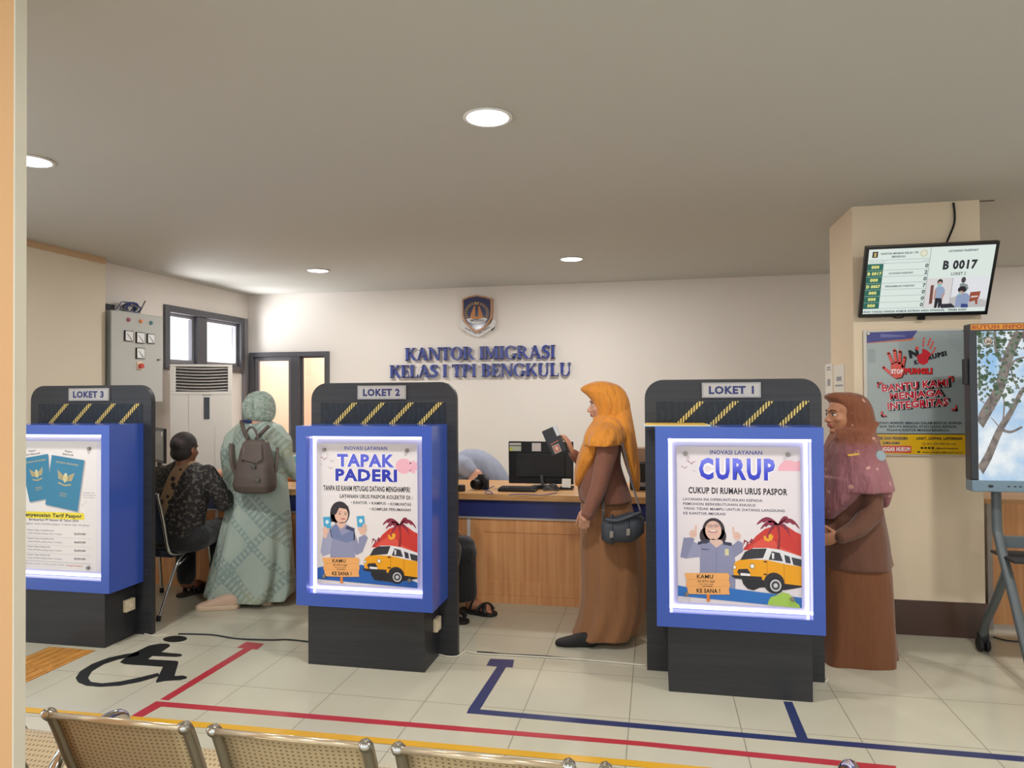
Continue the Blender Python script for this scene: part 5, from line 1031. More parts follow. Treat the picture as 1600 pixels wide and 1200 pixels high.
b.limb([q(946, 682, .15), q(930, 715, .17), q(917, 735, .15)], [.06, .056, .046]); b.limb([q(917, 735, .15), q(904, 721, .09), q(895, 710.5, .045)], [.046, .04, .033])
lab(b.build('jacket', m_brown, wo1, remesh=.0075, relax=4), 'plain brown long sleeved uniform jacket')
cf = MB(); cf.cyl(q(927.5, 786, -.238), q(923, 795.5, -.246), .0425, 22, r2=.041); cf.ball(q(930, 792, -.285), .007); cf.build('cuff', m_brown, wo1, smooth=False)
b = MB()
plof(b, Y0, [(595.5, 932, 944, .02), (598, 922, 956, .045), (602, 913, 966, .066), (607.5, 906.5, 973, .08), (612, 910, 977, .09), (618, 917.5, 980, .095), (626, 924, 983, .099), (636, 929, 985, .10), (647, 932, 985, .102), (657, 934, 985, .10), (668, 932, 986, .10)], k=5)
plof(b, Y0, [(648, 932, 972, .085, -.005), (658, 926, 977, .16, -.01), (668, 919, 981, .225, -.015), (680, 914, 983, .262, -.02, .03), (690, 913, 980, .268, -.02, .05), (693, 914, 972, .264, -.02, .055)], k=9)
plof(b, Y0, [(655, 930, 956, .06, -.01), (668, 921, 955, .13, -.02), (684, 914, 950, .165, -.02), (700, 908, 944, .168, -.02, .01), (716, 903, 938, .16, -.02, .05), (734, 899.5, 926, .13, -.02, .07), (748, 899, 915, .085, -.04, .03), (757, 901, 908, .03, -.06)], k=6)
plof(b, Y0, [(640, 955, 985.5, .08), (664, 962, 990, .14), (690, 968, 994, .15, 0, .05), (715, 974, 997.5, .13, 0, .07), (740, 982, 1000, .10, 0, .07), (760, 990, 1000, .06), (767, 993, 998, .03)], k=6)
b.tube(curve_pts([q(930, 655, -.06), q(950, 655, -.125), q(966, 662, -.165), q(974, 680, -.17)], 5), .018, 10); b.tube(curve_pts([q(944, 602, -.06), q(955, 630, -.103), q(948, 655, -.09), q(930, 668, -.06)], 5), .009, 8)
lab(b.build('headscarf', m_orange, wo1, remesh=.0055, relax=2), 'bright orange scarf draped to the waist')
m_blackshoe = M('black_suede', '1a1818', .7)
shoe('shoe', (atZ(929, 1007).x+.02, 4.27, 0), (atZ(867, 1009).x, 4.25, 0), .095, .085, m_blackshoe, wo1); shoe('shoe', (atZ(990, 986).x, 4.60, 0), (atZ(930, 992).x, 4.55, 0), .095, .085, m_blackshoe, wo1)
# phone in a wallet case
pc = [q(850, 673, -.03), q(872.6, 664, -.03), q(885, 702.5, -.03), q(861, 713.7, -.03)]
cen = sum(pc, V())/4; pu = ((pc[1]-pc[0])+(pc[2]-pc[3])).normalized(); pv = ((pc[0]-pc[3])+(pc[1]-pc[2])); pv = (pv-pu*pv.dot(pu)).normalized(); pn = pu.cross(pv); hw, hh = (pc[1]-pc[0]).length*.5, (pc[0]-pc[3]).length*.5
ph = thing('phone', 'black phone in a wallet case held up by the woman in the orange scarf', 'phone', tuple(cen))
MB().obox(cen, pu*hw, pv*hh, pn*.008).build('wallet_case', M('dark_leather', '2b2e33', .5), ph, bevel=.006, seg=3)
Pp = lambda a, c, d=.0084: cen+pu*(a*hw)+pv*(c*hh)+pn*d
A = Art(lambda x, y, d: Pp(x, y, .0084+d), rough=.3); A.poly([(-.55, -.92), (.38, -.90), (.38, -.30), (-.52, -.28)], 'a9a09c', 1); A.poly([(-.45, -.85), (.3, -.84), (.3, -.36), (-.42, -.34)], 'b4685a', 2); A.ell(-.06, -.58, .17, .16, 'd8b8a4', 3); A.poly([(-.6, -.18), (.2, -.14), (.2, -.08), (-.6, -.12)], 'b46a50', 1); A.poly([(.24, -.14), (.5, -.13), (.5, -.07), (.24, -.08)], 'b46a50', 1)
A.build('card_window', ph); MB().obox(Pp(.78, .62, .008), pu*.011, pv*.034, pn*.002).build('camera_slot', M('lens_pale', 'c9cdd2', .2), ph, bevel=.0015)
# shoulder bag
m_bag = M('grey_leather', '3a3f47', .5, vary=.15, scale=14, bump=.25); bc = q(976, 814, -.235)
bg_ = thing('handbag', 'dark grey barrel handbag hanging at the hip of the woman in orange', 'handbag', tuple(bc)); bu = V((.985, 0, .17)).normalized()
b = MB(); R = []
for i in range(13):
    t_ = -1+2*i/12; k_ = (1-abs(t_)**5)**.5*1. if abs(t_) < 1 else .0; k_ = max(k_, .55); c_ = bc+bu*(.125*t_)
    R.append([c_+V((0, .062*k_*math.copysign(abs(math.cos(a))**.8, math.cos(a)), (.082+.006*math.sin(5*t_))*k_*math.copysign(abs(math.sin(a))**.8, math.sin(a)))) for a in [2*PI*j/24 for j in range(24)]])
b.loft(R); b.build('bag_body', m_bag, bg_, smooth=True)
b = MB(); b.tube(curve_pts([bc+bu*-.10+V((0, -.05, .075)), bc+bu*-.03+V((0, -.068, .06)), bc+bu*.04+V((0, -.066, .072)), bc+bu*.11+V((0, -.05, .085))], 5), .011, 8); b.build('top_flap', m_bag, bg_, smooth=True)
for o in (-.062, .035): MB().tube([bc+bu*o+V((0, .064*math.cos(a), .084*math.sin(a))) for a in [2*PI*j/24 for j in range(24)]], .007, 8, closed=True).build('belt', m_bag, bg_, smooth=True); MB().obox(bc+bu*o+V((0, -.068, -.015)), bu*.012, V((0, .004, 0)), V((0, 0, .02))).build('buckle', m_steel, bg_, bevel=.003)
MB().tube(curve_pts([bc+bu*-.115+V((0, -.01, .05)), q(946, 776, -.2), q(950, 758, -.185)], 6), .006, 8).build('strap', m_bag, bg_, smooth=True)
MB().tube(curve_pts([bc+bu*.11+V((0, .02, .06)), q(992, 760, -.165), q(985, 732, -.175), q(976, 694, -.20), q(966, 668, -.20), q(958, 658, -.14)], 7), .0075, 8, flat=.5).build('strap', M('grey_strap', '6f6a70', .6), bg_, smooth=True)
ch = MB()
for i in range(7): c_ = q(947, 778, -.22)+V((0, 0, -.012*i)); ch.tube([c_+V((.007*math.cos(a)*(1 if i % 2 else .3), .007*math.cos(a)*(.3 if i % 2 else 1), .010*math.sin(a))) for a in [2*PI*j/10 for j in range(10)]], .0022, 6, closed=True)
ch.build('chain', m_steel, bg_, smooth=True)

# ---- woman in the brown and rose scarf at the pillar
Y0 = 4.42; q = rel(Y0); fd = V((-.93, -.36, -.04))
wo2 = thing('person', 'woman in a brown and rose patterned headscarf standing behind the LOKET 1 kiosk', 'person', (q(1325, 1000).x, Y0, 0))
b = MB(); hc = q(1317, 646); at2, ax2 = head(b, hc, fd, 1.0)
b.ball(q(1330, 790), (.14, .16, .30), n=18); b.limb([q(1326, 690), q(1330, 860)], [.08, .13])
b.limb([q(1344, 735, -.14), q(1346, 795, -.20), q(1296, 824, -.27)], [.045, .04, .028]); hand(b, q(1293, 825, -.27), (-1, .05, -.25), (.1, 1, -.2), (0, -.3, 1), .55, 1., .3)
b.limb([q(1325, 735, .18), q(1316, 790, .15), q(1282, 822, -.15)], [.045, .04, .028]); hand(b, q(1280, 823, -.17), (-.8, -.4, -.2), (.2, -1, 0), (0, .1, 1), .5, 1., .3)
for dy in (-.09, .09): b.limb([q(1328, 850, dy), q(1326, 940, dy), (q(1326, 1000).x, Y0+dy, .09), (q(1326, 1000).x-.10, Y0+dy, .04)], [.09, .06, .045, .035])
bd = b.build('body', m_skin2, wo2, remesh=.0055, relax=2); lab(bd, 'tan skin of face and hands'); face_parts(bd, at2, ax2, 1., m_lip2)
b = MB(); plof(b, Y0, [(868, 1276, 1386, .19), (890, 1270, 1390, .21, 0, .008), (930, 1266, 1393, .225, 0, .035), (970, 1264, 1395, .235, 0, .055), (1005, 1262, 1397, .24, 0, .07), (1022, 1262, 1398, .245, 0, .08), (1025, 1264, 1396, .24, 0, .08)], k=6, e=.8)
lab(b.build('skirt', fabric('dark_brown_skirt', '744526'), wo2, remesh=.01, relax=2), 'long dark brown skirt')
b = MB(); plof(b, Y0, [(690, 1312, 1345, .12), (705, 1298, 1360, .19), (725, 1290, 1366, .20), (760, 1284, 1370, .195), (800, 1280, 1378, .20), (840, 1277, 1386, .21, 0, .008), (870, 1275, 1389, .22, 0, .012), (881, 1276, 1390, .222, 0, .014)], k=5, e=.85)
b.limb([q(1343, 715, -.14), q(1348, 755, -.17), q(1346, 792, -.205)], [.06, .06, .056]); b.limb([q(1346, 792, -.205), q(1322, 812, -.25), q(1297, 823, -.275)], [.062, .052, .042])
b.limb([q(1325, 715, .17), q(1316, 785, .15), q(1284, 820, -.14)], [.065, .055, .04])
lab(b.build('jacket', fabric('brown_tunic', '6a4432'), wo2, remesh=.0085, relax=4), 'brown uniform tunic with a side slit')
MB().prism([q(1366, 782, -.10), q(1376, 830, -.09), q(1387, 879, -.09), q(1380, 880, -.12), (q(1371, 835, -.12))], (.012, .02, 0)).build('side_slit', fabric('ochre_lining', '8a5a2c'), wo2, smooth=False)
t = NT('rose_print_scarf'); co = t.coord(); sp = t.n('SeparateXYZ'); t.l(co, sp.inputs[0]); zf = t.math('MULTIPLY', t.math('SUBTRACT', sp.outputs[2], 1.10), 4.2)
basec = t.ramp(t.math('ADD', zf, t.math('MULTIPLY', t.math('SUBTRACT', t.noise(co, 7, 3), .5), .5)), [(.0, '9a6268'), (.42, '8e5558'), (.62, '85492f'), (1., '7c4527')])
vo = t.n('TexVoronoi', Scale=13., Randomness=.55); t.l(co, vo.inputs['Vector']); dot = t.math('LESS_THAN', vo.outputs['Distance'], .22)
vo2 = t.n('TexVoronoi', Scale=42.); t.l(co, vo2.inputs['Vector']); dot = t.math('MULTIPLY', dot, t.math('LESS_THAN', vo2.outputs['Distance'], .5))
t.l(t.mix(t.math('MULTIPLY', dot, .8), basec, lin('d7a492')), t.b.inputs['Base Color']); t.set(Roughness=.75); t.b.inputs['Sheen Weight'].default_value = .2; wrinkle(t, (16, 16, 5), .7, .05); m_rose = t.m
b = MB()
plof(b, Y0, [(613, 1303, 1330, .045, .01), (616, 1292, 1344, .07, .01), (621, 1288.5, 1353, .088, .012), (628, 1296, 1359, .098, .015), (638, 1304, 1364, .105, .02), (650, 1309, 1367, .108, .02), (662, 1310, 1369, .108, .02), (676, 1308, 1369, .11, .01), (690, 1304, 1369, .125, 0)], k=5)
plof(b, Y0, [(668, 1304, 1364, .10, 0), (684, 1294, 1370, .165, -.01), (705, 1286, 1374, .225, -.02, .015), (728, 1280, 1381, .255, -.025, .03), (748, 1276, 1387, .265, -.03, .045), (761, 1274, 1390, .265, -.03, .055)], k=8)
plof(b, Y0, [(740, 1276, 1345, .235, -.035), (765, 1272, 1338, .225, -.035, .02), (785, 1270, 1318, .19, -.04, .03), (803, 1270, 1298, .13, -.05, .03)], k=7)
plof(b, Y0, [(745, 1352, 1386, .12, -.04), (765, 1358, 1388, .11, -.04, .03), (785, 1366, 1384, .07, -.04, .04), (791, 1370, 1379, .03, -.04)], k=5)
for p_ in ([(1304, 672, -.08), (1318, 690, -.13), (1345, 680, -.12), (1366, 660, -.06)], [(1300, 680, -.10), (1312, 712, -.2), (1302, 760, -.24), (1290, 790, -.2)], [(1362, 690, -.12), (1350, 715, -.22), (1345, 750, -.25)]): b.tube(curve_pts([q(*u_) for u_ in p_], 5), .014, 8)
hs = b.build('headscarf', m_rose, wo2, remesh=.006, relax=3); lab(hs, 'scarf turning from rust brown to dusty rose with pale flecks')
pn_ = q(1316, 705, -.235); MB().obox(pn_, V((.03, -.004, .004)), V((0, .004, 0)), V((0, 0, .006))).build('gold_pin', M('gold_pin', 'd9a94e', .3, .6), hs, bevel=.002)
MB().lathe([(0, 0), (.03, 0), (.028, .004), (0, .005)], q(1358, 707, -.215), (.35, -1, .2), 20).build('flower_badge', M('pale_blue_flower', '93a3a8', .7), hs)

# ---- woman in the pale green dress with a backpack
Y0 = 4.74; q = rel(Y0)
t = NT('green_chain_print'); co = t.coord(); base_ = t.mix(t.noise(co, 5, 4), lin('9fb0a6'), lin('b4c2b8'))
def band(rot, sc, off):
    m = t.mapping(co, (1, 1, 1), (0, rot, 0), (off, 0, 0)); s3 = t.n('SeparateXYZ'); t.l(m, s3.inputs[0]); a1_ = t.math('ABSOLUTE', t.math('SUBTRACT', t.math('FRACT', t.math('MULTIPLY', s3.outputs[0], sc)), .5))
    inb = t.math('LESS_THAN', a1_, .09); bb = t.math('ABSOLUTE', t.math('SUBTRACT', t.math('FRACT', t.math('MULTIPLY', s3.outputs[2], 26.)), .5)); link = t.math('GREATER_THAN', t.math('ADD', t.math('MULTIPLY', a1_, 3.2), bb), .33)
    return t.math('MULTIPLY', inb, link)
bnd = t.math('MAXIMUM', t.math('MAXIMUM', band(.75, 4.2, .0), band(-.78, 3.1, .1)), band(.82, 2.1, .17)); nz = t.noise(co, 2.3, 2)
col_ = t.mix(t.math('MULTIPLY', bnd, .55), base_, t.ramp(nz, [(.4, '6c8a8c'), (.55, '6f7f7c'), (.65, '9a9a72')])); t.l(col_, t.b.inputs['Base Color']); t.set(Roughness=.8); t.b.inputs['Sheen Weight'].default_value = .15; wrinkle(t, (9, 9, 1.6), .7); m_green = t.m
t = NT('green_scarf_print'); co = t.coord(); t.l(t.ramp(t.noise(t.mapping(co, (34, 34, 60)), 1., 4), [(.35, '82958c'), (.5, '9fafa5'), (.62, 'b0bdb4')]), t.b.inputs['Base Color']); t.set(Roughness=.8); wrinkle(t, (18, 18, 5)); m_greenscarf = t.m
wo3 = thing('person', 'woman in a pale green patterned long dress seen from behind at the counter', 'person', (q(400, 930).x, Y0, 0))
b = MB(); hc = q(405, 637); head(b, hc, (.05, 1, -.06), .98); b.limb([q(405, 662), q(405, 780)], [.09, .12]); b.ball(q(405, 705), (.17, .12, .22), n=18)
b.limb([q(377, 682), q(360, 725, -.02), q(354, 776, .05)], [.045, .038, .028]); hand(b, q(353.5, 777, .05), (.05, .15, -1), (1, 0, 0), (.1, 1, .1), .55, 1.)
b.limb([q(433, 682), q(447, 728, .03), q(452, 742, .17)], [.045, .038, .028]); hand(b, q(452, 742, .18), (-.1, 1, .3), (0, 0, -1), (-1, 0, 0), .4, 1.)
for dx in (-1, 1): b.limb([q(405+18*dx, 800), q(398+22*dx, 890), (q(392+20*dx, 930).x, Y0-.02, .09)], [.09, .06, .045])
lab(b.build('body', m_skin, wo3, remesh=.0065, relax=2), 'fair skin showing at the nape and hand')
b = MB(); plof(b, Y0, [(656, 395, 417, .06), (663, 380, 432, .095), (671, 372, 440, .115), (690, 369, 443, .12), (720, 368, 443, .12), (750, 366, 446, .125), (780, 361, 449, .14, 0, .02), (820, 352, 452, .165, 0, .05), (860, 343, 455, .18, 0, .08), (895, 335, 456, .192, 0, .11), (915, 331, 455, .20, 0, .13), (927, 328, 452, .20, 0, .14), (932, 329, 449, .198, 0, .14)], k=7, e=.85, ph=.6)
b.limb([q(377, 671), q(364, 686), q(359.5, 708, -.02), q(359, 733, -.01), q(357, 757, .02), q(355, 778, .04)], [.05, .064, .060, .051, .046, .044])
b.limb([q(434, 673), q(444, 690), q(446, 712), q(447, 728, .03)], [.05, .058, .054, .05]); b.limb([q(447, 728, .03), q(452, 744, .10), q(452, 743, .18)], [.05, .046, .04])
lab(b.build('dress', m_green, wo3, remesh=.008, relax=1), 'flowing pale green dress printed with diagonal chain bands')
b = MB(); plof(b, Y0, [(611, 402, 410, .03), (613, 397, 415, .06), (617, 392, 419.5, .085), (623, 388, 423.5, .105), (631, 385.5, 426, .116), (640, 384, 427, .118), (648, 384, 427, .11, 0, .015), (654, 386, 425.5, .095, 0, .03), (658, 390, 422, .08, 0, .03)], k=5); b.tube(curve_pts([q(407, 612.5, -.03), q(408, 625, -.12), q(409, 640, -.125), q(409, 654, -.09)], 5), .008, 8); b.tube(curve_pts([q(396, 615, -.05), q(391, 632, -.095), q(395, 652, -.085)], 5), .007, 8)
hs = b.build('headscarf', m_greenscarf, wo3, remesh=.006, relax=2); lab(hs, 'grey green hooded scarf'); MB().obox(q(397, 658, -.084), V((.035, 0, -.004)), V((0, .012, 0)), V((0, 0, .008))).build('neck_band', m_navy, hs, bevel=.003)
b = MB(); plof(b, Y0, [(652, 391, 420, .078), (659, 392, 418, .072), (664, 388, 424, .08)]); b.build('inner_collar', m_skin, wo3, smooth=True)
shoe('shoe', tuple(atZ(374, 950)), tuple(atZ(307, 952)), .11, .10, M('beige_trainer', 'd3b49c', .6), wo3, M('pale_sole', 'dcc3a8', .6)); shoe('shoe', (q(425, 930).x, 4.66, 0), (q(415, 925).x, 4.90, 0), .10, .085, M('beige_trainer'), wo3, M('pale_sole'))
put(MB().obox(q(353, 791, .06), V((.011, .0, 0)), V((0, .04, .01)), V((-.004, -.012, .055))), 'phone', m_blk, tuple(q(353, 791, .06)), 'dark phone held low in the hand of the woman in the green dress', 'phone', bevel=.004)
m_taupe = M('taupe_leather', '5f544e', .5, vary=.1, scale=10, bump=.2)
bp = thing('backpack', 'taupe leather backpack worn by the woman in the green dress', 'backpack', tuple(q(420, 725, -.2)))
b = MB(); R = []
for y, xl, xr, d_ in ((684, 414, 436, .03), (687, 408, 442, .05), (700, 404, 445, .062), (720, 399.5, 448.5, .075), (740, 395.5, 452, .085), (752, 393, 453, .082), (760, 395, 451, .065), (764, 402, 444, .04)):
    a_, c_ = q(xl, y), q(xr, y); R.append(ring((a_.x+c_.x)/2, Y0-.21, a_.z, (c_.x-a_.x)/2, d_, 40, .62, .012, 5, y*.1))
b.loft(R); bb_ = b.build('bag_body', m_taupe, bp, remesh=.006, relax=3)
for p_, r_ in (([(385, 657, -.07), (395, 668, -.13), (404, 680, -.16), (412, 690, -.17)], .016), ([(434, 664, -.12), (428, 673, -.15), (420, 684, -.165)], .014), ([(374, 692, -.10), (380, 714, -.145), (386, 735, -.15), (395, 745, -.17)], .018), ([(445, 698, -.10), (449.5, 720, -.15), (449, 742, -.19)], .012)):
    MB().tube(curve_pts([q(*u_) for u_ in p_], 5), r_, 8, flat=.45).build('strap', m_taupe, bp, smooth=True)
MB().tube(curve_pts([q(410, 687, -.2), q(409, 674, -.2), q(414, 666, -.2), q(420, 667, -.2), q(425, 676, -.2), q(427, 687, -.2)], 5), .008, 8).build('carry_handle', m_taupe, bp, smooth=True)
MB().prism([q(411, 688, -.262), q(440, 689, -.262), q(443, 712, -.285), q(436, 718, -.288), q(412, 712, -.283)], (0, -.008, 0)).build('front_flap', m_taupe, bp, bevel=.004)
for x, y in ((431, 722), (437, 742)): MB().obox(q(x, y, -.298), V((.016, 0, -.006)), V((0, .004, 0)), V((.003, 0, .012))).build('buckle', M('gunmetal', '6b665f', .35, .7), bp, bevel=.002)
MB().tube([q(414, 690, -.27), q(415, 704, -.285), q(413, 716, -.29)], .003, 6).build('zip_pull', m_steel, bp, smooth=True)

# ---- seated man in the batik shirt, on a chrome chair
Y0 = 4.50; q = rel(Y0)
t = NT('batik_shirt'); co = t.coord(); s3 = t.n('SeparateXYZ'); t.l(co, s3.inputs[0]); ln_ = t.math('SUBTRACT', s3.outputs[0], t.math('MULTIPLY_ADD', s3.outputs[2], .42, -.395)); tanb = t.math('LESS_THAN', t.math('ABSOLUTE', ln_), .048)
vo = t.n('TexVoronoi', Scale=19.); t.l(co, vo.inputs['Vector']); fl = t.math('LESS_THAN', vo.outputs['Distance'], .38); dark = t.mix(t.math('GREATER_THAN', t.noise(co, 48, 3), .56), lin('211f20'), lin('5a554f')); tan_ = t.mix(fl, lin('96785a'), lin('2a2526'))
t.l(t.mix(tanb, dark, tan_), t.b.inputs['Base Color']); t.set(Roughness=.75); wrinkle(t, (9, 9, 5)); m_batik = t.m
man = thing('person', 'seated man in a dark batik shirt seen from behind at the counter', 'person', (q(288, 850).x, Y0, 0))
b = MB(); hc = q(290, 701); at4, ax4 = head(b, hc, (.10, .99, -.06), .98)
b.ball(q(284, 780), (.16, .11, .25), n=18); b.limb([q(288, 715), q(286, 735)], [.055, .075]); b.limb([q(250, 742), q(244, 790, .05), q(262, 775, .36)], [.05, .042, .03]); hand(b, q(263, 774, .37), (.3, 1, .05), (0, 0, -1), (1, -.2, 0), .4)
b.limb([q(326, 742), q(341, 786, .06), q(330, 768, .40)], [.05, .042, .03]); hand(b, q(330, 767, .41), (-.3, 1, .05), (0, 0, -1), (-1, -.2, 0), .4)
kz = .50
for hx, kx, fx, fy_ in ((268, -3.60, -3.52, 4.80), (306, -3.30, -3.27, 4.84)):
    h_ = q(hx, 838); b.limb([h_, (kx, 4.88, kz), (fx, fy_-.02, .10), (fx+.05, fy_+.14, .035)], [.09, .065, .042, .032])
lab(b.build('body', m_skin3, man, remesh=.0065, relax=2), 'brown skin at the neck, ears and feet')
b = MB(); f4, l4, u4 = ax4; b.ball(at4(-.022, 0, .032), (.100, .0815, .0905), ax=ax4, n=24); b.ball(at4(-.045, 0, -.03), (.073, .071, .062), ax=ax4, n=20)
t = NT('greying_hair'); t.l(t.ramp(t.noise(t.coord(), 16, 5), [(.35, '1f1b1b'), (.62, '3a3130'), (.78, '54424a')]), t.b.inputs['Base Color']); t.set(Roughness=.7); t.bump(t.noise(t.coord(), 260, 2), .4, .004); b.build('hair', t.m, man, remesh=.005, relax=3)
b = MB(); plof(b, Y0, [(721, 274, 303, .06), (727, 262, 314, .085), (734, 250, 327, .105), (748, 245, 332, .12), (780, 246, 323, .125), (815, 246, 316, .13), (840, 247, 316, .145, 0, .02), (849, 249, 315, .15, 0, .03)], k=6)
b.limb([q(252, 740), q(246, 770, .03), q(244, 792, .06)], [.062, .06, .056]); b.limb([q(324, 740), q(336, 765, .03), q(341, 788, .06)], [.066, .066, .06]); b.limb([q(341, 788, .06), q(336, 778, .24)], [.058, .048])
lab(b.build('shirt', m_batik, man, remesh=.0075, relax=3), 'dark batik shirt with tan flower stripes'); b = MB(); b.tube([q(276+11*(1-math.cos(a)), 722-3*math.sin(a)*0, .0)+V((0, -.06*math.sin(a), 0)) for a in [PI*2*i/20 for i in range(20)]], .013, 8, closed=True); b.build('collar', m_batik, man, smooth=True)
b = MB()
for hx, kx, fx, fy_ in ((268, -3.60, -3.52, 4.80), (306, -3.30, -3.27, 4.84)): h_ = q(hx, 840); b.limb([h_, (kx, 4.88, kz), (fx, fy_-.01, .14)], [.10, .082, .068])
b.ball(q(286, 842), (.19, .15, .10), n=20); m_blackcloth = fabric('black_trousers', '1b1b1e'); b.build('trousers', m_blackcloth, man, remesh=.008, relax=3)
m_sandal = M('dark_sandal', '211d1b', .6)
def sandal(heel, toe, w, parent, mat=m_sandal):
    heel, toe = V(heel), V(toe); d = (toe-heel); L = d.length; d.normalize(); l = V((0, 0, 1)).cross(d)
    pts = ((0, .5), (.06, .75), (.2, .82), (.45, .85), (.68, 1.), (.85, .9), (.96, .6), (1, .2)); P = [heel+d*(L*t_)+l*(w/2*k) for t_, k in pts]+[heel+d*(L*t_)-l*(w/2*k) for t_, k in reversed(pts)]
    o = MB().prism(P, (0, 0, .022)).build('sandal', mat, parent, bevel=.005); b = MB()
    for t0_, t1_ in ((.55, .80), (.8, .55), (.36, .40)): 
        b.tube([heel+d*(L*(t0_+(t1_-t0_)*i/10))+l*(w/2*1.0*math.cos(PI*i/10))+V((0, 0, .02+.06*(1.15 if t0_ < .5 else .8)*math.sin(PI*i/10))) for i in range(11)], .016, 8, flat=.35)
    b.build('strap', mat, o, smooth=True); return o
for fx, fy_ in ((-3.52, 4.80), (-3.27, 4.84)): sandal((fx-.02, fy_-.08, 0), (fx+.06, fy_+.17, 0), .10, man)
def visitor_chair(loc, rz, label):
    c = thing('visitor_chair', label, 'chair', (0, 0, 0), 'chrome visitor chairs'); MB().loft([[(x, y, .415+.012*math.cos(PI*x/.42)+z) for x, y in ((-.21, -.2), (.21, -.2), (.23, .22), (-.23, .22))] for z in (-.03, .03)]).build('seat', m_navycloth, c, bevel=.015, seg=3)
    b = MB(); R = []
    for i in range(7): z = .50+.06*i; yy = -.235-.02*i; R.append([(x, yy-.02*math.cos(PI*x/.44)+t_, z) for x, t_ in ((-.19, 0), (-.1, 0), (0, 0), (.1, 0), (.19, 0), (.19, .03), (0, .03), (-.19, .03))])
    b.loft(R); b.build('backrest', m_navycloth, c, bevel=.006)
    for s in (-1, 1):
        MB().tube(curve_pts([(s*.215, -.36, .86), (s*.215, -.30, .66), (s*.215, -.255, .47), (s*.215, -.20, .415), (s*.215, -.08, .40)], 6), .0115, 10).build('back_frame', m_chrome, c, smooth=True)
        MB().tube(curve_pts([(s*.225, -.36, .012), (s*.215, -.22, .24), (s*.215, -.13, .37), (s*.215, -.02, .405), (s*.215, .12, .405)], 6), .0115, 10).build('leg', m_chrome, c, smooth=True)
        MB().tube(curve_pts([(s*.215, .06, .405), (s*.215, .17, .40), (s*.218, .205, .36), (s*.225, .25, .012)], 6), .0115, 10).build('leg', m_chrome, c, smooth=True)
        MB().tube([(s*.215, -.17, .32), (s*.215, .02, .385)], .007, 8).build('brace', m_chrome, c, smooth=True)
        for yy in (-.362, .2505): MB().cyl((s*.225, yy, 0), (s*.225, yy+.004*(1 if yy > 0 else -1)*-1, .035), .015, 12).build('foot_cap', m_blk2, c, bevel=.003)
    c.location = loc; c.rotation_euler.z = rz; return c
m_navycloth = fabric('navy_seat_cloth', '222a42')
visitor_chair((-3.535, 4.575, 0), 0, 'chrome framed navy visitor chair under the seated man')

# ---- seated visitor mostly hidden behind LOKET 2 (a leg and sandal show)
Y0 = 4.62; p5 = thing('person', 'visitor in black trousers and sandals seated behind the LOKET 2 kiosk', 'person', (-1.72, Y0, 0))
kn = atY(737, 852, 4.72); an = atY(737, 938, 4.78); ft = atZ(728, 962)
b = MB(); head(b, (-1.74, Y0, 1.19), (1, .15, -.05), .98); b.ball((-1.78, Y0, .80), (.12, .17, .27), n=16); b.limb([(-1.78, Y0, 1.05), (-1.78, Y0, .5)], [.07, .14])
for s in (-1, 1): b.limb([(-1.77, Y0+.17*s, .97), (-1.70, Y0+.22*s, .72), (-1.50, Y0+.13*s, .62)], [.048, .04, .03]); hand(b, (-1.49, Y0+.13*s, .62), (1, 0, -.2), (0, 0, -1), (0, -s, 0), .4)
b.limb([(-1.76, Y0+.09, .48), (kn.x-.05, kn.y, kn.z-.06), (an.x-.01, an.y, .11), (an.x+.0, an.y, .06)], [.08, .055, .042, .045]); b.limb([(an.x, an.y, .055), (an.x+.11, an.y-.03, .04)], [.04, .033])
for i in range(5): b.cap((an.x+.11, an.y-.065+.017*i, .036), (an.x+.155-.006*i, an.y-.075+.018*i, .03), .012, .010)
b.limb([(-1.76, Y0-.09, .48), (-1.36, Y0-.10, .49), (-1.42, Y0-.05, .09), (-1.33, Y0-.06, .045)], [.09, .07, .042, .034])
lab(b.build('body', m_skin2, p5, remesh=.006, relax=2), 'tan skin at the ankle and foot')
b = MB(); plof(b, 4.75, [(838, 705, 731, .05), (845, 701, 740, .075), (860, 700, 743, .085), (900, 700, 743.5, .085, 0, .02), (925, 699, 744, .088, 0, .03), (934, 700, 743, .088, 0, .03), (936, 703, 741, .08)], k=4); b.limb([(-1.76, Y0+.09, .48), (kn.x-.045, kn.y, kn.z-.055)], [.10, .08]); b.limb([(-1.76, Y0-.09, .48), (-1.36, Y0-.10, .49), (-1.42, Y0-.05, .15)], [.10, .085, .08]); b.ball((-1.77, Y0, .49), (.14, .18, .10), n=18); b.build('trousers', m_blackcloth, p5, remesh=.008, relax=3)
b = MB(); b.ball((-1.78, Y0, .82), (.145, .20, .30), n=20); b.limb([(-1.77, Y0+.19, .98), (-1.71, Y0+.23, .75)], [.065, .055]); b.limb([(-1.77, Y0-.19, .98), (-1.71, Y0-.23, .75)], [.065, .055]); b.build('shirt', fabric('grey_shirt', '6a6d74'), p5, remesh=.01, relax=3)
b = MB(); b.ball((-1.755, Y0, 1.225), (.10, .083, .09), n=20); b.build('hair', M('black_hair', '1c1818', .6), p5, remesh=.006, relax=3)
sandal((an.x-.09, an.y+.02, 0), (an.x+.19, an.y-.055, 0), .115, p5, M('black_rubber', '19191b', .55)); sandal((-1.48, Y0-.03, 0), (-1.23, Y0-.08, 0), .105, p5, M('black_rubber'))
visitor_chair((-1.79, Y0, 0), -PI/2, 'chrome framed visitor chair hidden behind the LOKET 2 kiosk')

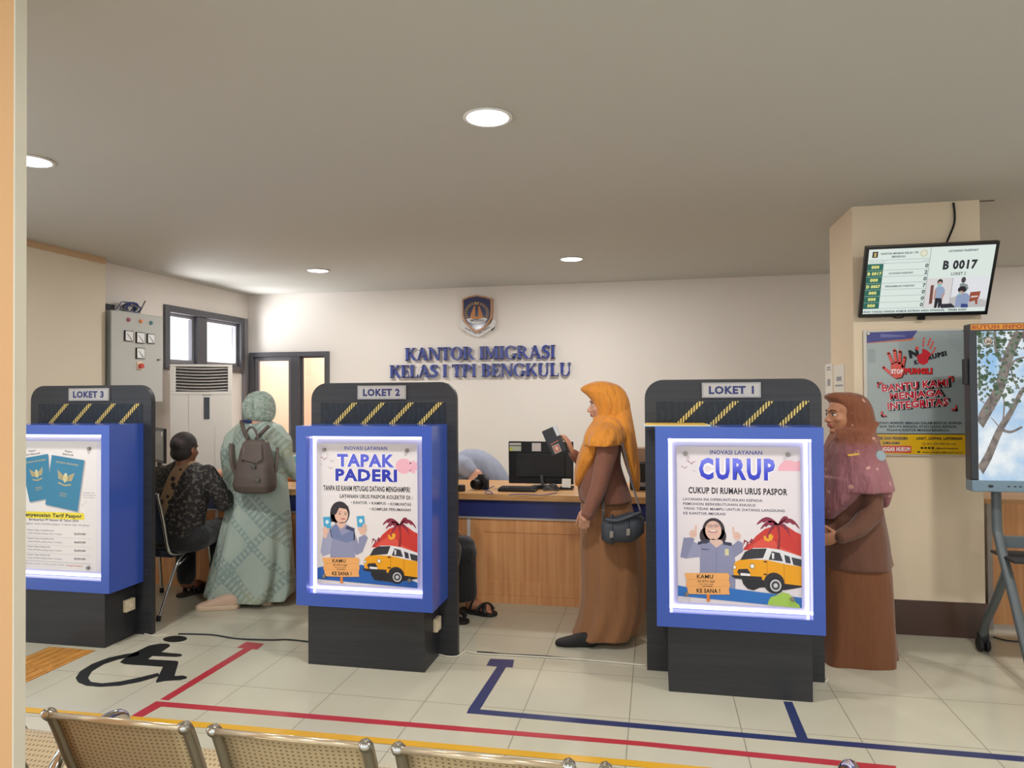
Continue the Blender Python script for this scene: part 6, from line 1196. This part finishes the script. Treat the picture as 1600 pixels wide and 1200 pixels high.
# ---- clerk bending over behind the counter
Y0 = 6.05; q = rel(Y0); m_bluegr = fabric('blue_grey_shirt', '8f95a8', .8, .06)
p6 = thing('person', 'clerk in a blue grey shirt bending low behind the counter next to the camera', 'person', (q(790, 760).x, Y0, 0)); hip = q(795, 775); sh = q(730, 728)
b = MB(); head(b, q(703, 742), (-.75, -.5, -.45), .98, False); b.limb([hip, q(760, 745), sh], [.10, .10, .09]); b.limb([sh+V((.0, -.16, -.0)), q(755, 737, -.24), q(742, 768, -.36)], [.05, .05, .035]); hand(b, q(740, 772, -.37), (-.3, -.8, -.3), (0, 0, -1), (1, 0, 0), .5)
b.limb([sh+V((-.02, .16, -.02)), q(728, 755, .1)], [.048, .04])
for s in (-1, 1): b.limb([hip+V((0, .09*s, 0)), V((hip.x-.06, Y0+.11*s, .45)), V((hip.x+.02, Y0+.11*s, .08)), V((hip.x-.08, Y0+.11*s, .04))], [.095, .065, .045, .035])
lab(b.build('body', m_skin, p6, remesh=.0065, relax=2), 'bare forearm and elbow')
b = MB(); plof(b, Y0, [(702, 728, 746, .06), (706, 719, 758, .12), (714, 708, 770, .16), (724, 700, 781, .175), (736, 698, 790, .18), (750, 706, 797, .18), (768, 728, 802, .17), (790, 750, 806, .165), (805, 755, 806, .16)], k=5)
b.limb([sh+V((-.02, -.15, .02)), q(736, 724, -.22), q(744, 731, -.235)], [.085, .078, .07]); lab(b.build('shirt', m_bluegr, p6, remesh=.008, relax=4), 'blue grey short sleeved shirt')
b = MB()
for s in (-1, 1): b.limb([hip+V((0, .09*s, -.02)), V((hip.x-.06, Y0+.11*s, .45)), V((hip.x+.02, Y0+.11*s, .10))], [.11, .085, .07])
b.build('trousers', fabric('navy_trousers', '23263a'), p6, remesh=.01, relax=2); b = MB(); b.ball(q(701, 740), (.10, .085, .09), n=18); b.build('hair', M('black_hair'), p6, remesh=.007, relax=2)
for s in (-1, 1): shoe('shoe', (hip.x+.07, Y0+.11*s, 0), (hip.x-.18, Y0+.11*s, 0), .09, .07, m_blackshoe, p6)

# ---- clerk seated behind the counter, hidden by the green dress (only the forearm shows)
Y0 = 5.95; q = rel(Y0); p7 = thing('person', 'clerk behind the counter whose bare forearm reaches past the green dress', 'person', (q(402, 760).x, Y0, 0)); x_ = q(404, 700).x
b = MB(); head(b, (x_, Y0-.02, 1.13), (-.3, -1, -.15), .95); b.ball((x_, Y0, .72), (.18, .12, .28), n=16); b.limb([(x_, Y0, 1.0), (x_, Y0, .5)], [.07, .13]); e_ = atY(352, 741, 5.40); w_ = atY(326, 744, 5.32)
b.limb([(x_-.17, Y0-.02, .93), (e_.x+.06, 5.50, .87), tuple(w_)], [.05, .05, .036]); hand(b, w_, (-1, -.15, -.05), (0, 0, -1), (0, -1, 0), .3); b.limb([(x_+.17, Y0-.02, .93), (x_+.2, 5.75, .86), (x_+.05, 5.55, .86)], [.05, .042, .03])
for s in (-1, 1): b.limb([(x_+.09*s, Y0, .5), (x_+.1*s, Y0-.02, .30), (x_+.1*s, Y0+.0, .09), (x_+.1*s, Y0-.1, .04)], [.09, .065, .045, .035])
lab(b.build('body', m_skin, p7, remesh=.0065, relax=2), 'fair bare forearm'); b = MB(); b.ball((x_, Y0, .74), (.205, .15, .29), n=18); b.limb([(x_-.15, Y0-.02, .93), (x_-.16, 5.86, .90)], [.07, .06]); b.limb([(x_+.17, Y0-.02, .93), (x_+.22, 5.82, .87)], [.075, .065]); b.build('shirt', m_bluegr, p7, remesh=.01, relax=3)
b = MB(); b.ball((x_+.01, Y0+.005, 1.165), (.087, .095, .085), n=18); b.build('hair', M('black_hair'), p7, remesh=.007, relax=2)
b = MB(); b.limb([(x_-.09, Y0, .50), (x_-.1, Y0-.02, .30), (x_-.1, Y0, .10)], [.10, .08, .065]); b.limb([(x_+.09, Y0, .50), (x_+.1, Y0-.02, .30), (x_+.1, Y0, .10)], [.10, .08, .065]); b.build('trousers', m_blackcloth, p7, remesh=.01, relax=2)
